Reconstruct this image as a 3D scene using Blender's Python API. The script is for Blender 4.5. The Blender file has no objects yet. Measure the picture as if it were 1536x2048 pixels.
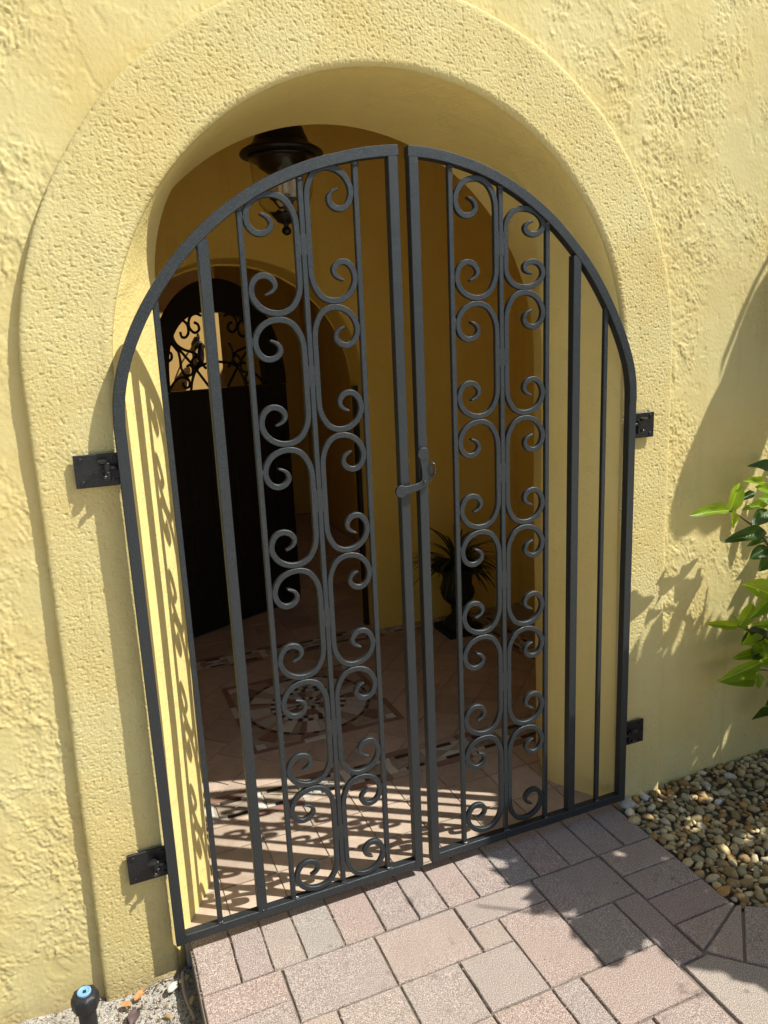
import bpy, bmesh, math, random
import numpy as np
from mathutils import Vector, Matrix, Euler, noise

random.seed(11)
S = bpy.context.scene
COL = S.collection
PI = math.pi

# ------------------------------------------------------------------ camera
cam_d = bpy.data.cameras.new('camera'); cam = bpy.data.objects.new('camera', cam_d); COL.objects.link(cam)
S.camera = cam
YAW, PIT, ROL = 0.385058, -0.216375, -0.044439
fw = Vector((math.sin(YAW)*math.cos(PIT), math.cos(YAW)*math.cos(PIT), math.sin(PIT)))
rt = Vector((math.cos(YAW), -math.sin(YAW), 0)); up = rt.cross(fw)
r2 = math.cos(ROL)*rt + math.sin(ROL)*up; u2 = -math.sin(ROL)*rt + math.cos(ROL)*up
M = Matrix((r2, u2, -fw)).transposed().to_4x4(); M.translation = Vector((-0.837834, -1.833221, 1.567041))
cam.matrix_world = M
cam_d.sensor_fit = 'HORIZONTAL'; cam_d.sensor_width = 36; cam_d.lens = 36*1485.98/1536
cam_d.clip_start = 0.02; cam_d.clip_end = 500

# ------------------------------------------------------------------ sky and sun
SUN_TO = Vector((1.5, -1.0, 2.5)).normalized()          # towards the sun
SUNV = Vector((-1.5, 1.0, -2.5))                        # travel of the light
el = math.asin(SUN_TO.z); az = math.atan2(SUN_TO.x, SUN_TO.y)
W = bpy.data.worlds.new('World'); S.world = W; W.use_nodes = True
nt = W.node_tree; bg = nt.nodes['Background']
sk = nt.nodes.new('ShaderNodeTexSky'); sk.sky_type = 'NISHITA'; sk.sun_disc = False
sk.sun_elevation = el; sk.sun_rotation = az; sk.dust_density = 1.5; sk.air_density = 1.0
nt.links.new(sk.outputs[0], bg.inputs[0]); bg.inputs[1].default_value = 0.095
sd = bpy.data.lights.new('sun', 'SUN'); sd.energy = 5.0; sd.angle = math.radians(0.5); sd.color = (1.0, 0.975, 0.895)
sun = bpy.data.objects.new('sun', sd); COL.objects.link(sun)
sun.rotation_euler = SUNV.to_track_quat('-Z', 'Y').to_euler(); sun.location = (6, -4, 10)
S.view_settings.view_transform = 'Standard'; S.view_settings.look = 'None'
S.view_settings.gamma = 1; S.view_settings.use_curve_mapping = False
S.view_settings.exposure = 0.35
S.cycles.max_bounces = 10; S.cycles.diffuse_bounces = 6

# ------------------------------------------------------------------ mesh helpers
class MB:
    def __init__(s): s.v = []; s.f = []
    def add(s, vs, fs):
        o = len(s.v); s.v += [tuple(v) for v in vs]; s.f += [tuple(i+o for i in f) for f in fs]; return s
    def box(s, a, b, ch=0.0):
        x0, y0, z0 = a; x1, y1, z1 = b
        vs = [(x0,y0,z0),(x1,y0,z0),(x1,y1,z0),(x0,y1,z0),(x0,y0,z1),(x1,y0,z1),(x1,y1,z1),(x0,y1,z1)]
        return s.add(vs, [(0,3,2,1),(4,5,6,7),(0,1,5,4),(1,2,6,5),(2,3,7,6),(3,0,4,7)])
    def rings(s, rings, closed=True, cap0=False, cap1=False):
        n = len(rings[0]); o = len(s.v)
        for r in rings: s.v += [tuple(p) for p in r]
        for i in range(len(rings)-1):
            for j in range(n if closed else n-1):
                k = (j+1) % n
                s.f.append((o+i*n+j, o+i*n+k, o+(i+1)*n+k, o+(i+1)*n+j))
        if cap0: s.f.append(tuple(o+j for j in reversed(range(n))))
        if cap1: s.f.append(tuple(o+(len(rings)-1)*n+j for j in range(n)))
        return s
    def lathe(s, prof, c=(0,0,0), n=32, cap0=True, cap1=True):
        rs = [[(c[0]+r*math.cos(2*PI*j/n), c[1]+r*math.sin(2*PI*j/n), c[2]+z) for j in range(n)] for r, z in prof]
        return s.rings(rs, True, cap0, cap1)
    def tube(s, pts, r, n=8, caps=True):
        pts = [Vector(p) for p in pts]; rs = []; rr = r if hasattr(r, '__len__') else [r]*len(pts)
        ref = Vector((0.13, 0.37, 0.92))
        for i, p in enumerate(pts):
            t = (pts[min(i+1, len(pts)-1)]-pts[max(i-1, 0)]).normalized()
            a = t.cross(ref)
            if a.length < .05: a = t.cross(Vector((1,0,0)))
            a.normalize(); b = t.cross(a)
            rs.append([p+rr[i]*(math.cos(2*PI*j/n)*a+math.sin(2*PI*j/n)*b) for j in range(n)])
        return s.rings(rs, True, caps, caps)
    def prism(s, poly, y0, y1, f=None):
        """polygon of (x, z), extruded from y0 to y1; f maps a point to the world"""
        n = len(poly); f = f or (lambda p: p)
        a = [f((x, y0, z)) for x, z in poly]; b = [f((x, y1, z)) for x, z in poly]
        return s.rings([a, b], True, True, True)
    def build(s, name, mat, parent=None, smooth=False, loc=None):
        o = obj(name, mesh(name, s.v, s.f, mat, smooth, Vector(parent_loc(parent)) if parent else (Vector(loc) if loc else None)), parent)
        if loc and not parent: o.location = loc
        return o

def parent_loc(p):
    l = Vector((0,0,0))
    while p is not None: l += p.location; p = p.parent
    return l
def mesh(name, v, f, mat, smooth=False, off=None):
    if off is not None: v = [(a[0]-off.x, a[1]-off.y, a[2]-off.z) for a in v]
    m = bpy.data.meshes.new(name); m.from_pydata([tuple(a) for a in v], [], f)
    bm = bmesh.new(); bm.from_mesh(m); bmesh.ops.recalc_face_normals(bm, faces=bm.faces); bm.to_mesh(m); bm.free()
    if mat: m.materials.append(mat)
    if smooth:
        for p in m.polygons: p.use_smooth = True
        if smooth != True: m.set_sharp_from_angle(angle=math.radians(smooth))
    m.update(); return m
def obj(name, me, parent=None):
    o = bpy.data.objects.new(name, me); COL.objects.link(o)
    if parent is not None: o.parent = parent
    return o
def thing(name, label, cat, loc=(0,0,0), group=None):
    o = bpy.data.objects.new(name, None); COL.objects.link(o); o.location = loc; o.empty_display_size = .1
    o['label'] = label; o['category'] = cat
    if group: o['group'] = group
    return o
def tag(o, label, cat, group=None):
    o['label'] = label; o['category'] = cat
    if group: o['group'] = group
    return o
def copy_tree(o, parent=None):
    c = o.copy(); COL.objects.link(c); c.parent = parent
    for ch in list(o.children): copy_tree(ch, c)
    return c
def spline(P, n=10):
    out = []
    for i in range(len(P)-1):
        p0 = P[max(i-1, 0)]; p1 = P[i]; p2 = P[i+1]; p3 = P[min(i+2, len(P)-1)]
        for k in range(n):
            t = k/n
            out.append(tuple(.5*((2*b)+(-a+c)*t+(2*a-5*b+4*c-d)*t*t+(-a+3*b-3*c+d)*t**3) for a, b, c, d in zip(p0, p1, p2, p3)))
    out.append(tuple(P[-1])); return out

# ------------------------------------------------------------------ materials
def newmat(name):
    m = bpy.data.materials.new(name); m.use_nodes = True
    n = m.node_tree; return m, n, n.nodes['Principled BSDF']
def N(n, t, **k):
    x = n.nodes.new(t)
    for a, b in k.items():
        if hasattr(x, a): setattr(x, a, b)
        else: x.inputs[a].default_value = b
    return x
def noise_n(n, pos, scale, detail=3, rough=.5, dist=0.0):
    x = n.nodes.new('ShaderNodeTexNoise'); x.inputs['Scale'].default_value = scale; x.inputs['Detail'].default_value = detail
    x.inputs['Roughness'].default_value = rough; x.inputs['Distortion'].default_value = dist
    n.links.new(pos, x.inputs['Vector']); return x.outputs['Fac']
def ramp(n, fac, *st):
    r = n.nodes.new('ShaderNodeValToRGB'); e = r.color_ramp.elements
    while len(e) < len(st): e.new(0.5)
    for i, (p, c) in enumerate(st):
        e[i].position = p; e[i].color = (c if hasattr(c, '__len__') else (c, c, c))[:3] + (1,) if hasattr(c, '__len__') else (c, c, c, 1)
    n.links.new(fac, r.inputs[0]); return r.outputs[0]
def mth(n, op, a, b=None, c=None):
    x = n.nodes.new('ShaderNodeMath'); x.operation = op
    for i, q in enumerate((a, b, c)):
        if q is None: continue
        if isinstance(q, (int, float)): x.inputs[i].default_value = q
        else: n.links.new(q, x.inputs[i])
    return x.outputs[0]
def mix(n, fac, a, b, mode='MIX'):
    x = n.nodes.new('ShaderNodeMix'); x.data_type = 'RGBA'; x.blend_type = mode
    for sock, q in ((x.inputs[0], fac), (x.inputs[6], a), (x.inputs[7], b)):
        if isinstance(q, (int, float)): sock.default_value = q
        elif isinstance(q, tuple): sock.default_value = q[:3]+(1,)
        else: n.links.new(q, sock)
    return x.outputs[2]
def pos(n):
    return n.nodes.new('ShaderNodeNewGeometry').outputs['Position']
def bump(n, b, h, dist, strength=1.0):
    x = n.nodes.new('ShaderNodeBump'); x.inputs['Distance'].default_value = dist; x.inputs['Strength'].default_value = strength
    n.links.new(h, x.inputs['Height']); n.links.new(x.outputs[0], b.inputs['Normal'])
def setb(b, rough=.5, metal=0.0, spec=.5, col=None):
    b.inputs['Roughness'].default_value = rough; b.inputs['Metallic'].default_value = metal
    b.inputs['Specular IOR Level'].default_value = spec
    if col: b.inputs['Base Color'].default_value = tuple(col)+(1,)

Y_A = (0.65, 0.56, 0.262); Y_B = (0.635, 0.50, 0.20)
def paint_colour(n, p):
    f = noise_n(n, p, 3.0, 4, .6)
    c = mix(n, ramp(n, f, (.38, 0.0), (.66, 1.0)), Y_A, Y_B)
    g = noise_n(n, p, 9.0, 5, .65)
    c = mix(n, ramp(n, g, (.35, 0.0), (.75, .22)), c, (0.74, 0.65, 0.33))
    sp = n.nodes.new('ShaderNodeSeparateXYZ'); n.links.new(p, sp.inputs[0])       # soil splashed on the foot of the wall, faint rain streaks
    foot = mth(n, 'ADD', sp.outputs[2], mth(n, 'MULTIPLY', noise_n(n, p, 26, 4, .7), -.16))
    c = mix(n, ramp(n, foot, (-.19+.5-.5 if False else 0.0, .55), (.05, 0.0)), c, (.40, .31, .17)) if False else mix(n, mth(n, 'MULTIPLY', ramp(n, mth(n, 'MULTIPLY_ADD', foot, 2.5, .60), (.0, 1.0), (.30, 0.0)), .75), c, (.38, .29, .15))
    m2 = n.nodes.new('ShaderNodeMapping'); m2.inputs['Scale'].default_value = (14, 14, .8); n.links.new(p, m2.inputs[0])
    st = ramp(n, noise_n(n, m2.outputs[0], 1.0, 4, .6), (.56, 0.0), (.72, .30))
    return mix(n, st, c, tuple(x*.80 for x in Y_B))
def m_trowel():
    m, n, b = newmat('yellow_trowelled_stucco'); p = pos(n)
    n.links.new(paint_colour(n, p), b.inputs['Base Color']); setb(b, .72, spec=.25)
    fine = noise_n(n, p, 330, 3, .6); grain = noise_n(n, p, 110, 3, .6)
    h = mth(n, 'ADD', mth(n, 'MULTIPLY', fine, .5), mth(n, 'MULTIPLY', grain, .5))
    bump(n, b, h, .0012); return m
def m_pebble_coat():
    m, n, b = newmat('yellow_sand_float_stucco'); p = pos(n)
    n.links.new(paint_colour(n, p), b.inputs['Base Color']); setb(b, .72, spec=.25)
    h = mth(n, 'ADD', noise_n(n, p, 300, 3, .6), mth(n, 'MULTIPLY', noise_n(n, p, 520, 2, .6), .6))
    bump(n, b, h, .0016); return m
def m_smooth_coat():
    m, n, b = newmat('yellow_smooth_stucco'); p = pos(n)
    n.links.new(paint_colour(n, p), b.inputs['Base Color']); setb(b, .7, spec=.25)
    a = noise_n(n, p, 120, 3, .55); d = noise_n(n, p, 9, 5, .6, .5)
    ridge = ramp(n, noise_n(n, p, 7, 6, .6, .6), (.49, 0.0), (.50, 1.0), (.505, .1), (.53, 0.0))
    bump(n, b, mth(n, 'ADD', mth(n, 'MULTIPLY', a, .35), mth(n, 'ADD', d, mth(n, 'MULTIPLY', ridge, .12))), .005); return m
def m_iron(name='black_satin_iron', base=(.034, .039, .042), rough=.46, metal=.60):
    m, n, b = newmat(name); p = pos(n)
    f = noise_n(n, p, 420, 3, .6); g = noise_n(n, p, 22, 4, .6)
    c = mix(n, ramp(n, f, (.45, 0.0), (.78, 1.0)), base, tuple(min(1, x*2.6+.012) for x in base))
    n.links.new(mix(n, ramp(n, g, (.35, 0.0), (.8, .35)), c, tuple(x*1.5 for x in base)), b.inputs['Base Color'])
    setb(b, rough, metal, .5)
    n.links.new(mth(n, 'MULTIPLY_ADD', g, .25, rough-.12), b.inputs['Roughness'])
    bump(n, b, mth(n, 'ADD', f, mth(n, 'MULTIPLY', g, 1.5)), .0009); return m
def m_paver(name, c1, c2):
    m, n, b = newmat(name); p = pos(n)
    oi = n.nodes.new('ShaderNodeObjectInfo')
    f = noise_n(n, p, 400, 3, .7); g = noise_n(n, p, 11, 5, .65); k = noise_n(n, p, 750, 1, .5)
    c = mix(n, ramp(n, g, (.32, 0.0), (.7, 1.0)), c1, c2)
    c = mix(n, ramp(n, f, (.40, .8), (.50, 0.0)), c, tuple(x*.40 for x in c1))
    c = mix(n, ramp(n, f, (.52, 0.0), (.64, .95)), c, (.74, .64, .56))
    c = mix(n, ramp(n, k, (.68, 0.0), (.74, .6)), c, (.75, .72, .66))
    st = ramp(n, noise_n(n, p, 17, 3, .6), (.27, .55), (.36, 0.0))
    c = mix(n, st, c, tuple(x*.4 for x in c1))
    hs = n.nodes.new('ShaderNodeHueSaturation'); n.links.new(c, hs.inputs['Color'])
    n.links.new(mth(n, 'MULTIPLY_ADD', oi.outputs['Random'], .10, .97), hs.inputs['Value'])
    n.links.new(mth(n, 'MULTIPLY_ADD', oi.outputs['Random'], .25, .9), hs.inputs['Saturation'])
    n.links.new(hs.outputs[0], b.inputs['Base Color']); setb(b, .85, spec=.25)
    bump(n, b, mth(n, 'ADD', f, mth(n, 'MULTIPLY', g, 1.5)), .0028); return m
def m_tile(name, c1, c2, rough=.45):
    m, n, b = newmat(name); p = pos(n); oi = n.nodes.new('ShaderNodeObjectInfo')
    g = noise_n(n, p, 16, 6, .65, .6); f = noise_n(n, p, 120, 3, .6)
    c = mix(n, ramp(n, g, (.34, 0.0), (.68, 1.0)), c1, c2)
    c = mix(n, ramp(n, f, (.3, .3), (.42, 0.0)), c, tuple(x*.6 for x in c1))
    hs = n.nodes.new('ShaderNodeHueSaturation'); n.links.new(c, hs.inputs['Color'])
    n.links.new(mth(n, 'MULTIPLY_ADD', oi.outputs['Random'], .28, .86), hs.inputs['Value'])
    n.links.new(hs.outputs[0], b.inputs['Base Color']); setb(b, rough, spec=.4)
    bump(n, b, g, .0015); return m
def m_stone(name, c1, c2, rough=.8):
    m, n, b = newmat(name); p = pos(n); oi = n.nodes.new('ShaderNodeObjectInfo')
    g = noise_n(n, p, 55, 5, .65, .8); f = noise_n(n, p, 260, 3, .6)
    c = mix(n, ramp(n, g, (.32, 0.0), (.68, 1.0)), c1, c2)
    c = mix(n, ramp(n, f, (.30, .5), (.42, 0.0)), c, tuple(x*.45 for x in c1))
    hs = n.nodes.new('ShaderNodeHueSaturation'); n.links.new(c, hs.inputs['Color'])
    n.links.new(mth(n, 'MULTIPLY_ADD', oi.outputs['Random'], .55, .70), hs.inputs['Value'])
    n.links.new(hs.outputs[0], b.inputs['Base Color']); setb(b, rough, spec=.35)
    bump(n, b, mth(n, 'ADD', g, mth(n, 'MULTIPLY', f, .4)), .002); return m
def m_leaf(name, c1, c2, tr=.45, rough=.32):
    m, n, b = newmat(name); p = pos(n); oi = n.nodes.new('ShaderNodeObjectInfo')
    tc = n.nodes.new('ShaderNodeTexCoord')
    sep = n.nodes.new('ShaderNodeSeparateXYZ'); n.links.new(tc.outputs['Object'], sep.inputs[0])
    vein = mth(n, 'ABSOLUTE', mth(n, 'SINE', mth(n, 'MULTIPLY_ADD', sep.outputs[0], 34.0, mth(n, 'MULTIPLY', mth(n, 'ABSOLUTE', sep.outputs[1]), -38.0))))
    vr = ramp(n, vein, (.0, .45), (.22, 0.0))
    mid = ramp(n, mth(n, 'ABSOLUTE', sep.outputs[1]), (.012, .8), (.03, 0.0))
    c = mix(n, oi.outputs['Random'], c1, c2)
    c = mix(n, vr, c, tuple(min(1, x*1.5) for x in c2)); c = mix(n, mid, c, tuple(min(1, x*2.0) for x in c2))
    n.links.new(c, b.inputs['Base Color']); setb(b, rough, spec=.5)
    t = n.nodes.new('ShaderNodeBsdfTranslucent'); n.links.new(mix(n, 1.0, c, (1.0, .95, .35), 'MULTIPLY'), t.inputs[0])
    # transmitted light is yellower and stronger than reflected light
    sc = n.nodes.new('ShaderNodeMix'); sc.data_type = 'RGBA'; sc.blend_type = 'MULTIPLY'; sc.inputs[0].default_value = 1
    n.links.new(c, sc.inputs[6]); sc.inputs[7].default_value = (1.9, 1.7, .6, 1); n.links.new(sc.outputs[2], t.inputs[0])
    ms = n.nodes.new('ShaderNodeMixShader'); ms.inputs[0].default_value = tr
    out = n.nodes['Material Output']
    n.links.new(b.outputs[0], ms.inputs[1]); n.links.new(t.outputs[0], ms.inputs[2]); n.links.new(ms.outputs[0], out.inputs[0])
    bump(n, b, vein, .0006); return m
def m_plain(name, col, rough=.6, metal=0.0, spec=.4, var=.25, scale=40):
    m, n, b = newmat(name); p = pos(n); f = noise_n(n, p, scale, 4, .6)
    n.links.new(mix(n, f, tuple(x*(1-var) for x in col), tuple(min(1, x*(1+var)) for x in col)), b.inputs['Base Color'])
    setb(b, rough, metal, spec); bump(n, b, f, .001); return m
def m_soil():
    m, n, b = newmat('sandy_soil'); p = pos(n)
    f = noise_n(n, p, 85, 5, .7, .5); g = noise_n(n, p, 12, 4, .6); k = noise_n(n, p, 260, 3, .6)
    c = mix(n, ramp(n, g, (.35, 0.0), (.7, 1.0)), (.55, .50, .43), (.42, .37, .30))
    c = mix(n, ramp(n, f, (.38, .9), (.50, 0.0)), c, (.10, .08, .06)); c = mix(n, ramp(n, k, (.50, 0.0), (.62, 1.0)), c, (.78, .75, .69))
    n.links.new(c, b.inputs['Base Color']); setb(b, .95, spec=.2)
    bump(n, b, mth(n, 'ADD', f, mth(n, 'MULTIPLY', k, .5)), .012); return m
def m_glass():
    m, n, b = newmat('clear_seeded_glass'); setb(b, .04, spec=.5, col=(.95, .93, .88)); b.inputs['Transmission Weight'].default_value = 1.0
    b.inputs['IOR'].default_value = 1.45; bump(n, b, noise_n(n, pos(n), 30, 2), .001); return m

M_TROWEL, M_COAT, M_SMOOTH = m_trowel(), m_pebble_coat(), m_smooth_coat()
Y_A = (0.86, 0.61, 0.115); Y_B = (0.83, 0.57, 0.095); M_INNER = m_smooth_coat()  # same wall paint deepened, the warmth of bounced light put into its colour
Y_A = (0.86, 0.70, 0.275); Y_B = (0.84, 0.665, 0.245); M_REVEAL = m_smooth_coat()  # same wall paint lightened, standing in for sun and bounce on the reveal
M_IRON = m_iron(); M_HINGE = m_iron('black_gloss_steel', (.010, .010, .011), .30, .2)
M_WELD = m_iron('bright_painted_weld', (.05, .052, .052), .16, .6)
M_PAV = [m_paver('pink_concrete_paver', (.355, .278, .24), (.395, .315, .275)), m_paver('rose_concrete_paver', (.355, .262, .228), (.385, .296, .26)),
         m_paver('sand_concrete_paver', (.365, .29, .246), (.40, .324, .28)), m_paver('grey_concrete_paver', (.345, .30, .26), (.38, .324, .284))]
M_SAND = m_plain('joint_sand', (.20, .165, .13), .95, var=.4, scale=200)
M_TILE = m_tile('brown_floor_tile', (.44, .335, .255), (.54, .43, .34)); M_GROUT = m_plain('pale_grout', (.40, .34, .27), .9)
M_WHITE = m_tile('white_mosaic', (.62, .60, .53), (.55, .53, .47)); M_DARK = m_tile('dark_mosaic', (.045, .035, .028), (.07, .055, .045))
M_TAN = m_tile('tan_mosaic', (.44, .36, .27), (.34, .27, .20)); M_REDB = m_tile('red_brown_mosaic', (.26, .15, .11), (.30, .19, .14))
M_STONES = [m_stone('tan_river_stone', (.48, .36, .16), (.62, .50, .27)), m_stone('brown_river_stone', (.27, .175, .07), (.42, .29, .13)),
            m_stone('olive_river_stone', (.34, .29, .15), (.48, .41, .24)), m_stone('cream_river_stone', (.66, .57, .38), (.56, .46, .26)),
            m_stone('rust_river_stone', (.42, .21, .065), (.52, .33, .12)), m_stone('pale_river_stone', (.60, .57, .49), (.50, .47, .40))]
M_SOIL = m_soil()
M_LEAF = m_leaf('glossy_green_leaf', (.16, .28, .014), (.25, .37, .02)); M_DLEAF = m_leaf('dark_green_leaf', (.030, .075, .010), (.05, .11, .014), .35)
M_GRASSY = m_leaf('dusky_strap_leaf', (.022, .040, .010), (.035, .06, .014), .25)
M_STEM = m_plain('brown_green_stem', (.09, .075, .035), .7)
M_BLACK = m_plain('black_painted_wood', (.014, .012, .010), .40, var=.3, scale=60); M_BRONZE = m_plain('dark_bronze', (.016, .014, .012), .38, .4, .5)
M_URN = m_plain('dark_green_cast_iron', (.016, .018, .012), .55, .1); M_CEIL = m_plain('cream_ceiling_paint', (.74, .55, .19), .8, var=.06, scale=5)
M_OCHRE = m_plain('orange_ochre_paint', (.74, .47, .15), .8, var=.08, scale=6); M_WAX = m_plain('ivory_candle_sleeve', (.70, .62, .45), .5); M_GLASS = m_glass()
M_PLASTIC = m_plain('black_ribbed_plastic', (.018, .018, .019), .5, var=.4, scale=90); M_BLUE = m_plain('sky_blue_plastic', (.20, .40, .60), .45, var=.15)
M_DRY = m_plain('dry_orange_leaf', (.50, .24, .09), .7, var=.4, scale=60); M_DRYD = m_plain('dry_grey_leaf', (.10, .07, .065), .6, var=.4)
M_TWIG = m_plain('grey_dry_twig', (.32, .26, .18), .85, var=.35); M_GROUND = m_plain('grass_and_soil', (.10, .11, .04), .95, var=.5, scale=9)

# ------------------------------------------------------------------ ground
FZ = -.036                                   # level of pavers and tiles
SOILZ = -.135
g = MB().add([(-60,-60,-.19),(60,-60,-.19),(60,60,-.19),(-60,60,-.19)], [(0,1,2,3)]).build('ground', M_GROUND); g['kind'] = 'structure'
def height_sheet(x0, x1, y0, y1, step, z, amp, sc):
    nx = int((x1-x0)/step); ny = int((y1-y0)/step); mb = MB()
    vs = [(x0+(x1-x0)*i/nx, y0+(y1-y0)*j/ny, z+amp*noise.fractal(Vector((x0+(x1-x0)*i/nx, y0+(y1-y0)*j/ny, 3.1))*sc, 1, 2, 4)) for j in range(ny+1) for i in range(nx+1)]
    return mb.add(vs, [(j*(nx+1)+i, j*(nx+1)+i+1, (j+1)*(nx+1)+i+1, (j+1)*(nx+1)+i) for j in range(ny) for i in range(nx)])
soil = height_sheet(-3.0, -.722, -1.6, .2, .022, SOILZ, .012, 9).build('soil', M_SOIL, smooth=True); soil['kind'] = 'structure'

dr = MB().add([(-14,-14,-.052),(16,-14,-.052),(16,-1.75,-.052),(.745,-1.75,-.052),(.745,-3.21,-.052),(-.73,-3.21,-.052),(-.73,-1.75,-.052),(-14,-1.75,-.052)], [(0,1,2,3,4,5,6,7)]).build('bounce_ground', m_plain('pale_bounce_concrete', (.64, .57, .46), .9, var=.10, scale=7)); dr['kind'] = 'structure'  # unseen pale ground added to bounce sunlight up into the archway

# ------------------------------------------------------------------ paving: soldier course, edge courses, field of mixed slabs
path = MB().box((-.725, -3.2, -.14), (.742, .052, -.0435)).build('paved_path', M_SAND); path['kind'] = 'structure'
def paver(poly, mat, gap=.0015, top=None, name='paver'):
    """a block with a worn, slightly uneven top edge from a convex polygon of (x, y)"""
    cx = sum(p[0] for p in poly)/len(poly); cy = sum(p[1] for p in poly)/len(poly)
    if sum(a[0]*b[1]-b[0]*a[1] for a, b in zip(poly, poly[1:]+poly[:1])) < 0: poly = poly[::-1]
    zt = FZ + random.uniform(-.0018, .0015) if top is None else top
    tx, ty = random.uniform(-.006, .006), random.uniform(-.006, .006)
    def inset(d):
        n = len(poly); out = []
        for i in range(n):
            p, a, c = Vector(poly[i]), Vector(poly[i-1]), Vector(poly[(i+1) % n])
            e1 = (p-a).normalized(); e2 = (c-p).normalized(); n1 = Vector((-e1.y, e1.x)); n2 = Vector((-e2.y, e2.x))
            b = (n1+n2); b = b/max(.3, b.dot(n1)) ; out.append(p+b*d)
        return out
    fine = []
    for i, p in enumerate(poly):                                 # wavy edges
        q = poly[(i+1) % len(poly)]; L = math.hypot(q[0]-p[0], q[1]-p[1]); k = max(2, int(L/.035))
        fine += [(p[0]+(q[0]-p[0])*j/k + (random.uniform(-.0009, .0009) if j else 0), p[1]+(q[1]-p[1])*j/k + (random.uniform(-.0009, .0009) if j else 0)) for j in range(k)]
    poly = fine
    Z = lambda p, d: zt-d+(p[0]-cx)*tx+(p[1]-cy)*ty
    mb = MB()
    r0 = inset(gap); r1 = inset(gap+.0006); r2_ = inset(gap+.0030)
    mb.rings([[(p[0], p[1], zt-.055) for p in r0], [(p[0], p[1], Z(p, .0034)) for p in r1], [(p[0], p[1], Z(p, random.uniform(.0008, .0016))) for p in inset(gap+.0018)], [(p[0], p[1], Z(p, 0)) for p in r2_]], True, True, True)
    return mb.build(name, mat, path, smooth=25)
def rect(x0, x1, y0, y1): return [(x0, y0), (x1, y0), (x1, y1), (x0, y1)]
SJ = [-.721, -.617, -.530, -.438, -.328, -.207, -.101, -.008, .097, .204, .306, .419, .523, .632, .738]
for i in range(14):
    paver(rect(SJ[i], SJ[i+1], -.1525, .048), M_PAV[{3: 3, 9: 3, 0: 0, 4: 1, 5: 1, 8: 1}.get(i, (i*7) % 3)])
yy = -.154
for i in range(22):                                             # left edge course
    paver(rect(-.722, -.512, yy-.105, yy), M_PAV[(i*5+1) % 3]); yy -= .106
E_ = [-.154, -.264, -.368, -.477]
for i in range(3): paver(rect(.527, .738, E_[i+1], E_[i]), M_PAV[(2, 0, 1)[i]])
paver([(.529, -.479), (.736, -.479), (.742, -.490), (.533, -.578)], M_PAV[0])
paver([(.536, -.580), (.743, -.492), (.757, -.501), (.600, -.650)], M_PAV[2])
paver([(.603, -.652), (.760, -.503), (.905, -.595), (.80, -.83), (.655, -.705)], M_PAV[0])
paver([(.446, -.596), (.533, -.592), (.600, -.656), (.652, -.708), (.795, -.835), (.795, -.90), (.446, -.90)], M_PAV[3])
px, py = .80, -.82
for k in range(6):
    paver([(px, py), (px+.105, py+.22), (px+.20, py+.165), (px+.095, py-.055)], M_PAV[k % 4]); px += .096; py -= .056
field = [(-.510, -.248, -.154, -.333), (-.247, .004, -.154, -.333), (.005, .268, -.154, -.245), (.005, .099, -.246, -.335), (.100, .269, -.246, -.505),
         (.270, .526, -.154, -.333), (.270, .434, -.334, -.507), (.435, .526, -.334, -.590),
         (-.510, -.418, -.335, -.510), (-.417, -.246, -.335, -.510), (-.245, -.075, -.335, -.512), (-.074, .099, -.336, -.507), (.100, .186, -.508, -.676),
         (.187, .436, -.509, -.676), (-.510, -.330, -.512, -.690), (-.329, -.075, -.513, -.690), (-.074, .099, -.509, -.765),
         (.100, .268, -.678, -.850), (.270, .440, -.678, -.940)]
for i, (a, b, c, d) in enumerate(field): paver(rect(a, b, d, c), M_PAV[{5: 0, 6: 3, 9: 2, 19: 3, 13: 1}.get(i, (i*3+i//4) % 3)])
random.seed(5)
y0 = -.95
while y0 > -3.1:                                                # rows behind the view
    x = -.51
    while x < .5:
        w = random.choice((.09, .17, .26)); x1 = min(x+w, .53)
        if x1 > .44: x1 = .53
        paver(rect(x, x1, y0-.173, y0), random.choice(M_PAV)); x = x1+.001
    y0 -= .175
for i, (a, b, c, d) in enumerate([(-.51, -.25, -.692, -.865), (-.249, -.075, -.692, -.865), (-.51, -.34, -.867, -.948), (-.339, -.075, -.867, -.948), (-.074, .099, -.767, -.948), (.1, .268, -.852, -.948)]):
    paver(rect(a, b, d, c), M_PAV[i % 3])

random.seed(77)
crumbs = MB(); bm = bmesh.new(); bmesh.ops.create_icosphere(bm, subdivisions=1, radius=1); ci = [tuple(v.co) for v in bm.verts]; cf = [tuple(x.index for x in f.verts) for f in bm.faces]; bm.free()
for _ in range(1500):
    k = random.random()
    if k < .35: x, y = random.choice(SJ)+random.gauss(0, .002), random.uniform(-.15, .04)
    elif k < .75:
        q = random.choice(field); x, y = ((random.choice(q[:2])+random.gauss(0, .0025), random.uniform(q[3], q[2])) if random.random() < .5 else (random.uniform(q[0], q[1]), random.choice(q[2:])+random.gauss(0, .0025)))
    elif k < .85: x, y = random.uniform(-.71, .72), -.1535+random.gauss(0, .003)
    else: x, y = random.uniform(-.71, .72), random.uniform(-.9, .03)
    r = random.uniform(.0006, .0021)*(1 if k < .85 else .8); e = Euler((random.uniform(0, 6), random.uniform(0, 6), 0)).to_matrix() @ Matrix.Diagonal((r*random.uniform(.8, 1.8), r, r*.7))
    crumbs.add([tuple(e @ Vector(v)+Vector((x, y, FZ-(.0012 if k < .85 else -.0003)))) for v in ci], cf)
crumbs = crumbs.build('joint_grit', m_plain('pale_grit', (.34, .28, .21), .95, var=.5, scale=300), path); crumbs['kind'] = 'stuff'

sb = MB().box((.743, -1.749, -.15), (3.2, -.45, -.0745)).build('sand_bed', M_SAND); sb['kind'] = 'structure'
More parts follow.
